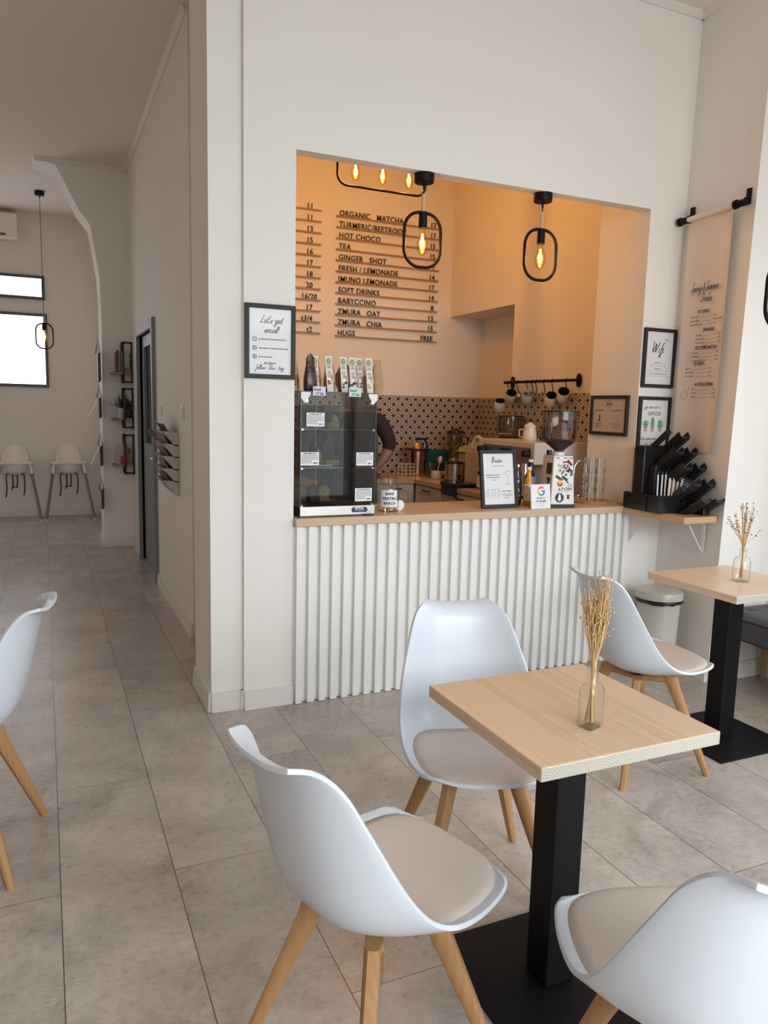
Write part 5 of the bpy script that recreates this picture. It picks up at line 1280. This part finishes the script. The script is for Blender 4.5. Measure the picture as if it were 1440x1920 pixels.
skin = mat('skin', (.26, .135, .09), .5, var=.05); shirt = mat('brown_top', (.022, .010, .009), .85, var=.15, scale=20, bump=.3, bscale=50); trous = mat('dark_trousers', (.02, .02, .024), .85); shoe = mat('shoe_black', (.015, .015, .015), .5); hair = mat('dark_hair', (.025, .015, .010), .6, var=.4, scale=80)
for mm in (skin, shirt, trous, shoe): bd_.data.materials.append(mm)
for p in bd_.data.polygons:
    c = p.center
    if c.z < .09: p.material_index = 3
    elif c.z < .97 and abs(c.x) < .2: p.material_index = 2
    elif c.z > 1.455: p.material_index = 0
    elif (c.x > .15 and c.z < 1.20) or (c.y > .17 and c.z < 1.2): p.material_index = 0
    else: p.material_index = 1
pr_ = thing('person', 'person in dark brown top and black apron behind the pastry case, hand on hip', 'person', (1.965, 4.95, 0))
bd_.parent = pr_
def fingers(base, d, side, nrm, nm='hand'):
    m = MB(); base = Vector(base); d = Vector(d).normalized(); side = Vector(side).normalized(); nrm = Vector(nrm).normalized()
    m.tube([base-d*.03, base, base+d*.035, base+d*.06], [.020, .030, .034, .026], 12)
    for k, (off, L) in enumerate(((-.026, .065), (-.009, .075), (.009, .07), (.026, .055))):
        a = base+d*.05+side*off; m.tube([a, a+d*L*.45+nrm*.004, a+d*L*.8+nrm*.018, a+d*L*.95+nrm*.032], [.0088, .0085, .0078, .006], 8)
    a = base+d*.0-side*.026; m.tube([a, a-side*.022+d*.022+nrm*.008, a-side*.03+d*.05+nrm*.02], [.011, .010, .008], 8)
    o = m.build(nm, skin, pr_, smooth=180); return o
fingers((.175, -.04, 1.065), (-.7, .3, -.5), (0, .8, -.3), (-.4, .6, .2)); fingers((-.167, .36, 1.078), (.1, 1, -.1), (1, 0, 0), (0, 0, -1))
m = MB()
def hair_pt(a, b):
    th = 2*PI*a; ph = PI*(.02+.60*b); x = .098*math.sin(ph)*math.cos(th); y = .118*math.sin(ph)*math.sin(th); z = .112*math.cos(ph)
    return Vector((x, .06+y-.012, 1.662+z)) if y < .06 else Vector((x, .06+min(y, .075), 1.662+z+.03*(y > .06)))
m.grid(hair_pt, 33, 17); m.build('hair', hair, pr_, smooth=180)
MB().lathe([(0, -.045), (.03, -.035), (.045, 0), (.03, .035), (0, .045)], (0, -.075, 1.66), 16).build('hair_bun', hair, pr_, smooth=180)
m = MB()
m.box(-.006, .006, .150, .158, 1.60, 1.605); m.lathe([(0, -.012), (.012, 0), (0, .02)], (0, .165, 1.62), 8)
m.build('nose', skin, pr_, smooth=60)
for s_ in (-1, 1):
    MB().lathe([(0, -.022), (.010, -.01), (.012, .01), (0, .026)], (s_*.082, .05, 1.635), 10).build('ear', skin, pr_, smooth=60)
    MB().ball((s_*.03, .148, 1.65), .010, 10).build('eye', mat('eye_white', (.6, .58, .55), .3), pr_, smooth=180)
MB().tube([(-.022, .150, 1.585), (0, .156, 1.582), (.022, .150, 1.585)], .004, 6).build('mouth', mat('lips', (.4, .15, .13), .5), pr_)
apm = mat('apron_black', (.012, .012, .013), .85)
m = MB()
m.grid(lambda a, b: Vector(((.152+.012*b)*math.cos(PI*(.0+a)), .005+.128*math.sin(PI*a), 1.06-.50*b)), 25, 12); o = m.build('apron', apm, pr_, smooth=180)
m = MB(); m.tube([(.157*math.cos(2*PI*i/28), .004+.118*math.sin(2*PI*i/28), 1.05) for i in range(28)], .007, 6, True); m.tube([(.02, -.118, 1.05), (.035, -.13, .95), (.06, -.128, .80)], .006, 6); m.tube([(-.01, -.118, 1.05), (0.0, -.132, .93), (.015, -.13, .82)], .006, 6); m.build('apron_strings', apm, pr_)

# ================================================================== CUP AND STRAW STATION
# rack column with slanted cup tubes, facing the room
r = thing('cup_dispenser', 'tall black cup dispenser with rows of slanted tubes on the corner shelf', 'cup dispenser', (0, 0, .94), 0)
MB().box(3.165, 3.395, 3.38, 3.46, 0, .37).box(3.20, 3.375, 3.32, 3.38, 0, .26).box(3.318, 3.37, 3.06, 3.33, 0, .05).build('column', BLKPL, r, bevel=.006)
def chute(p, L, w_, h_, dr):
    """open-topped trough running along direction dr from p"""
    d = Vector(dr).normalized(); s = Vector((0, 0, 1)).cross(d).normalized(); n = d.cross(s); n = n if n.z > 0 else -n
    m = MB(); p = Vector(p)
    q_ = min(.02, w_*.3); prof = [(-w_/2, h_), (-w_/2, q_), (-w_/2+q_, 0), (w_/2-q_, 0), (w_/2, q_), (w_/2, h_), (w_/2-.005, h_), (w_/2-.005, q_+.002), (w_/2-q_-.002, .005), (-w_/2+q_+.002, .005), (-w_/2+.005, q_+.002), (-w_/2+.005, h_)]
    m.hexa([p+s*a+n*b for a, b in prof], [p+d*L+s*a+n*b for a, b in prof])
    m.hexa([p+d*(L-.004)+s*a+n*b for a, b in [(-w_/2, q_), (-w_/2+q_, 0), (w_/2-q_, 0), (w_/2, q_)]], [p+d*L+s*a+n*b for a, b in [(-w_/2, q_), (-w_/2+q_, 0), (w_/2-q_, 0), (w_/2, q_)]])
    return m.build('cup_tube', BLKPL, r, bevel=.002)
for k in range(5):
    ty, tz = 3.255-.070*k, .463-.083*k
    sh1 = k == 4
    L = .215 if not sh1 else .20
    dr = (0, -1, .80) if not sh1 else (0, -1, .62)
    d_ = Vector(dr).normalized()
    for x, dx in ((3.268, .012), (3.350, -.008)):
        if k == 0 and x < 3.3: chute(Vector((x-.03, ty+.01, tz-.02))-d_*L, L, .03, .03, dr); continue
        chute(Vector((x, ty+dx, tz-.05))-d_*L, L, .072, .055 if not sh1 else .03, dr)
m = MB()
for k in range(5): m.tube([(3.265+.001*k, 3.06+.012*k, .155+.010*k)]+[(3.265+.04*math.cos(a), 3.06+.012*k+.0*a, .135+.010*k+.04*math.sin(a)) for a in [PI*i/8 for i in range(9)]], .0012, 4)
tag(m.build('clear_lids', CLEAR, loc=(-.06, 0, .94)), 'clear cup lids lying in the lowest tubes of the black dispenser', 'lids')
r = thing('condiment_caddy', 'low black caddy holding straws and sugar on the corner shelf', 'caddy', (0, 0, .9405))
m = MB()
m.hexa([(3.11, 3.19, 0), (3.135, 3.49, 0), (3.155, 3.49, 0), (3.13, 3.19, 0)][::-1], [(3.11, 3.19, .1), (3.135, 3.49, .09), (3.155, 3.49, .09), (3.13, 3.19, .1)][::-1])
m.box(3.11, 3.31, 3.185, 3.19, 0, .10); m.box(3.11, 3.31, 3.285, 3.29, 0, .09); m.box(3.305, 3.31, 3.19, 3.285, 0, .10); m.box(3.115, 3.31, 3.19, 3.285, 0, .005); m.box(3.13, 3.152, 3.46, 3.49, 0, .095); m.box(3.12, 3.152, 3.29, 3.46, 0, .04)
m.build('caddy_box', BLKPL, r)
tag(MB().box(-.012, .012, -.02, .02, 0, .05).build('sugar_packets', PAPER, loc=(3.147, 3.42, .982)), 'white sugar packets in the left bay of the black caddy', 'sugar')
rd = random.Random(11); strawm = mat('wrapped_straw', (.62, .62, .62), .5); stickm = mat('wood_stirrer', (.70, .60, .50), .6)
sl = ['leftmost', 'second from left', 'third from left', 'fourth from left', 'rightmost']
for k in range(5):
    x = 3.145+.026*k; b = Vector((x, 3.235, .947)); tp = Vector((x-.012+.008*k+(.0 if k < 3 else .012), 3.23+rd.uniform(-.01, .01), 1.172))
    r = thing('wrapped_straw', 'clear-wrapped straw with a black printed end standing in the caddy, %s' % sl[k], 'straw', tuple(b), group='wrapped straws in the caddy')
    MB().tube([(0, 0, 0), tuple((tp-b)*.93)], .0045, 8).build('straw', strawm, r)
    MB().tube([tuple((tp-b)*.93), tuple(tp-b)], .0062, 6).tube([tuple((tp-b)*.1+Vector((.0062, -.001, 0))), tuple((tp-b)*.9+Vector((.0062, -.001, 0)))], .0022, 4).build('wrapper', MBLACK, r)
sp_ = ['left', 'middle', 'right', 'far right']
for k in range(4):
    x = 3.20+.024*k
    tag(MB().box(-.0085, .0085, -.0015, .0015, 0, .19).build('wooden_stirrer', stickm, loc=(x, 3.212, .947), rot=(.0, .05+.05*k, .2)), 'pale wooden stirrer standing in front of the straws in the caddy, %s one' % sp_[k], 'stirrer', 'wooden stirrers in the caddy')

# ================================================================== CORRIDOR END
# high chairs
def highchair(label, x, y):
    r = thing('high_chair', label, 'high chair', (x, y, 0), 0, 'high chairs by the back wall')
    m = MB()
    def sh(a, b):   # backrest: arched shell
        X = -.155+.31*b; top = .70+.235*math.sqrt(max(0, 1-(abs(X)/.157)**2.6)); z = .56+(top-.56)*a
        return Vector((X*(1-.04*(1-a)), .12+.05*a-.10*(abs(X)/.155)**3, z))
    m.grid(sh, 14, 17); o = m.build('backrest', HCW, r, smooth=180, fix=False); o.modifiers.new('s', 'SOLIDIFY').thickness = .012; bake(o)
    m = MB(); m.lathe([(0, .55), (.11, .555), (.145, .60), (.16, .69), (.152, .69), (.13, .60), (0, .565)], n=28); o = m.build('seat_bowl', HCW, r, smooth=60)
    m = MB(); m.prism(rrect(.43, .34, .06), 'Z', .690, .715); m.build('tray', HCW, r, bevel=.006); m = MB(); P = [(px, py, .722) for px, py in rrect(.41, .32, .06)]; m.tube(P, .009, 6, True); m.build('tray_rim', HCW, r, smooth=180)
    for sx in (-1, 1):
        for sy in (-1, 1):
            a = Vector((sx*.17, sy*.12, .69)); b = Vector((sx*.28, sy*.33, .02))
            lg_ = MB().tube([a.lerp(b, .18), b], .0155, 10).build('leg', DSTEEL, r, smooth=60)
            MB().tube([a, a.lerp(b, .18)], .018, 10).build('leg_socket', HCW, lg_, smooth=60); MB().tube([b, b-Vector((-.002*sx, 0, .02))], .017, 10).build('foot', HCW, lg_, smooth=60)
    st_ = MB()
    for sx, L in ((-.10, .27), (-.03, .18), (.02, .15), (.10, .25)):
        P = smooth_pts([(sx*.6, -.09, .57), (sx, -.11, .55), (sx+.004, -.11, .55-L*.6), (sx-.012, -.108, .55-L)], 3); st_.tube(P, .008, 5)
    st_.box(-.045, .03, -.116, -.106, .40, .412); st_.build('straps', MBLACK, r)
    return r
HCW = mat('highchair_white', (.84, .81, .75), .4); DSTEEL = mat('dark_steel_tube', (.22, .21, .20), .3, 1.)
highchair('white plastic high chair beside the pier, right one of the two', .272, 10.51)
highchair('white plastic high chair under the frosted window, left one of the two', -.345, 10.51)
# air conditioner
r = thing('air_conditioner', 'white wall air conditioner at the top left of the far wall', 'air conditioner', (-.62, 10.669, 3.40)); MB().box(-.41, .41, -.20, 0, 0, .30).build('casing', HCW, r, bevel=.02, seg=3); MB().box(-.36, .28, -.206, -.198, .03, .055).build('vent', GREYFR, r)
# magazine rack on the corridor wall
r = thing('magazine_rack', 'white stepped metal magazine rack on the corridor wall by the grey door', 'magazine rack', (0, 0, 0))
RW = mat('rack_white', (.50, .48, .45), .5)
MB().box(.822, .829, 5.24, 5.26, .86, 1.27).box(.822, .829, 5.60, 5.62, .86, 1.27).build('wall_rails', RW, r)
for k in range(5):
    z = .87+.083*k; o = .02*k
    m = MB()
    for yy_ in (5.235, 5.635): m.hexa([(.826, yy_, z), (.826, yy_+.004, z), (.80, yy_+.004, z), (.80, yy_, z)][::-1], [(.826, yy_, z+.09), (.826, yy_+.004, z+.09), (.715, yy_+.004, z+.10), (.715, yy_, z+.10)][::-1])
    m.hexa([(.802, 5.235, z), (.80, 5.235, z), (.80, 5.639, z), (.802, 5.639, z)][::-1], [(.719, 5.235, z+.10), (.715, 5.235, z+.10), (.715, 5.639, z+.10), (.719, 5.639, z+.10)][::-1])
    m.build('pocket', RW, r)
mc = [(.22, .17, .13), (.30, .28, .26), (.25, .22, .2), (.33, .30, .27), (.05, .045, .045)]
mn = ['bottom', 'second', 'middle', 'fourth', 'top']
for k in range(5):
    z = .885+.083*k
    m = MB().hexa([(.812, 5.27, z), (.806, 5.27, z), (.806, 5.60, z), (.812, 5.60, z)][::-1], [(.735, 5.27, z+.13), (.729, 5.27, z+.13), (.729, 5.60, z+.13), (.735, 5.60, z+.13)][::-1])
    tag(m.build('magazine', mat('magazine_%d' % k, mc[k], .5, var=.4, scale=12)), 'magazine in the %s pocket of the white wall rack' % mn[k], 'magazine', 'magazines in the wall rack')
tag(MB().hexa([(.80, 5.62, 1.22), (.79, 5.62, 1.22), (.79, 6.0, 1.20), (.80, 6.0, 1.20)][::-1], [(.69, 5.58, 1.30), (.685, 5.58, 1.30), (.685, 5.96, 1.28), (.69, 5.96, 1.28)][::-1]).build('leaflet_board', mat('brown_board', (.18, .11, .07), .6)), 'thin brown brochure sticking out above the white magazine rack', 'brochure')
for lb, y in (('white light switch on the corridor wall nearer the camera', 5.06), ('white wall socket beside the grey door frame', 6.05)):
    r = thing('light_switch', lb, 'switch', (.83, y, 1.43)); MB().box(-.010, 0, -.04, .04, -.045, .045).build('plate', mat('switch_white', (.78, .76, .72), .3), r, bevel=.004); MB().box(-.014, -.009, -.02, .02, -.028, .028).build('rocker', PAPER, r, bevel=.002)

# shelves on the pier
MBK = mat('shelf_black', (.012, .012, .013), .5)
def wall_shelf(label, zb, x0=.625, x1=.80, dz=.07, top=.30):
    r = thing('wall_shelf', label, 'shelf', (0, 0, 0), group='wall shelves on the pier')
    MB().box(x0, .825, 8.0, 8.19, zb-.018, zb).build('board', DARKWOOD, r)
    for x in (.74, ):
        m = MB(); t = .009
        for (ya, yb_, za, zc) in ((8.0, 8.2, zb+top-.018, zb+top), (8.0, 8.2, zb-.10, zb-.082), (8.0, 8.018, zb-.10, zb+top), (8.182, 8.2, zb-.10, zb+top)): m.box(x-t, x+t, ya, yb_, za, zc)
        m.box(x-t, .826, 8.0, 8.018, zb+top-.018, zb+top); m.box(.81, .826, 8.0, 8.018, zb-.10, zb+top); m.box(x-t, .826, 8.0, 8.018, zb-.10, zb-.082)
        m.build('bracket', MBK, r)
    return r
wall_shelf('top dark shelf with black frame brackets holding a row of books, on the pier', 1.775)
wall_shelf('middle dark shelf with black frame brackets holding the potted plants', 1.325)
wall_shelf('lowest dark shelf with black frame brackets holding books and a red booklet', .865)
def book(label, x, z, t, h, c, d=.13, y=8.04, grp='books on the top shelf', title=None):
    r = thing('book', label, 'book', (x, y, z), group=grp)
    MB().box(0, t, 0, d, 0, h).build('cover', mat('book_%d_%d' % (int(x*1000), int(h*1000)), c, .5), r)
    MB().box(.001, t-.001, .002, d+.001, .002, h+.0005).build('pages', PAPERW, r)
    return r
for k, (x, t, h, c, dn) in enumerate([(.672, .012, .20, (.22, .06, .04), 'thin dark red book at the left end'), (.685, .012, .22, (.02, .02, .02), 'black spine second in the row'), (.698, .014, .21, (.30, .27, .22), 'cream spine third in the row'), (.713, .011, .205, (.08, .07, .06), 'dark narrow spine fourth in the row'),
                        (.725, .010, .20, (.35, .30, .22), 'tan spine just left of the white cover')]):
    book(dn+' on the top shelf', x, 1.775, t, h, c)
r = book('white picture book facing forward with a yellow band on the top shelf', .738, 1.775, .075, .215, (.50, .46, .40), d=.10)
MB().box(.008, .073, -.0012, -.0002, .005, .04).box(.02, .06, -.0012, -.0002, .04, .055).build('cover_band', mat('book_band', (.28, .20, .07), .5), r)
m = MB(); hand(m, 'Love', .012, .14, .03, .002, .1, -.001) if False else m.ribbon(smooth_pts([(.035, .165), (.028, .15), (.036, .143), (.05, .155), (.06, .15)], 4), .002, -.001); m.build('cover_print', INK, r)
book('dark book right of the white picture book on the top shelf', .803, 1.775, .014, .18, (.03, .03, .035))
# plants
def plant(label, x, seed, potm, n, R0, hp=.10):
    r = thing('potted_plant', label, 'plant', (x, 8.09, 1.325))
    MB().lathe([(0, 0), (.034, 0), (.040, hp), (.037, hp), (.034, .09), (0, .09)], n=22).build('pot', potm, r, smooth=50)
    rd = random.Random(seed); m = MB(); sm = MB()
    for i in range(n):
        a = rd.uniform(0, 2*PI); el = rd.uniform(.35, 1.45); L = rd.uniform(.6, 1)*R0; tip = Vector((L*math.cos(a)*math.cos(el), L*math.sin(a)*math.cos(el)*.8, hp-.01+L*math.sin(el)))
        base_ = Vector((0, 0, hp-.012)); sm.tube([base_, base_.lerp(tip, .5)+Vector((0, 0, .01)), tip], .0012, 4)
        for j in range(7):
            q = base_.lerp(tip, .35+.65*j/6); s_ = rd.uniform(.010, .017); u = Vector((rd.uniform(-1, 1), rd.uniform(-1, 1), rd.uniform(-.3, 1))).normalized()*s_; w_ = u.orthogonal().normalized()*s_*.45
            m.poly([q, q+u*.5+w_, q+u, q+u*.5-w_])
    m.build('foliage', GREEN, r)['kind'] = 'stuff'; sm.build('stems', GREEN, r)
plant('bushy green plant in a white pot at the left of the middle shelf', .713, 3, mat('pot_white', (.55, .53, .48), .4), 34, .135)
plant('bushy green plant in a black pot behind the bracket on the middle shelf', .785, 8, MBK, 34, .16, .095)
# lowest shelf
book('white poster-like book with black lettering leaning at the left of the lowest shelf', .652, .865, .075, .20, (.42, .40, .37), d=.02, grp='books on the lowest shelf')
book('small red booklet standing in front on the lowest shelf', .695, .866, .062, .085, (.40, .012, .02), d=.012, y=8.02, grp='books on the lowest shelf')
for k, (x, t, h, c, dn) in enumerate([(.728, .012, .165, (.28, .14, .10), 'reddish brown spine'), (.742, .014, .20, (.12, .08, .05), 'tall brown spine'), (.757, .01, .19, (.25, .18, .12), 'tan spine behind the bracket'), (.768, .010, .10, (.45, .30, .03), 'short yellow spine'), (.779, .009, .10, (.40, .12, .02), 'short orange spine'), (.79, .012, .15, (.45, .43, .40), 'white spine'), (.803, .010, .14, (.20, .20, .20), 'grey spine at the right end')]):
    book(dn+' on the lowest shelf', x, .865, t, h, c, y=8.05, grp='books on the lowest shelf')
# hanging magazines on a string at the pier corner
mn = ['topmost', 'second', 'third', 'lowest']; hz = [(1.96, .30, 0), (1.52, .22, .5), (1.04, .22, .45), (.60, .22, 0)]
for k, (z, L, op) in enumerate(hz):
    r = thing('hanging_magazine', 'magazine clipped by a dark hanger on the string beside the pier, %s of four' % mn[k], 'magazine', (.515, 8.16, z), group='magazines hanging beside the pier')
    MB().tube([(-.022, 0, 0), (0, 0, .13), (.022, 0, 0)], .005, 6).build('hanger', MBK if k else mat('hanger_brown', (.06, .03, .025), .6), r)
    m = MB(); m.box(-.004, .012, -.05, .05, -L+.02, .0); m.box(.012, .020, -.05, .05, -L+.03, .0); m.build('pages', mat('mag_dark', (.07, .035, .03), .6, var=.5, scale=10), r)
    m = MB(); m.hexa([(-.008, -.05, 0), (-.004, -.05, 0), (-.004, .05, 0), (-.008, .05, 0)], [(-.008-op*.20, -.05, -L+.03), (-.004-op*.20, -.05, -L+.03), (-.004-op*.20, .05, -L+.03), (-.008-op*.20, .05, -L+.03)]); m.build('open_page', PAPERW if k < 3 else mat('page_grey', (.3, .28, .26), .6), r)
tag(MB().tube([(.515, 8.165, 2.25), (.512, 8.165, 1.5), (.516, 8.165, .58)], .002, 5).build('magazine_string', TRIM), 'thin white string the magazines hang from beside the pier', 'string')
o = bpy.data.objects
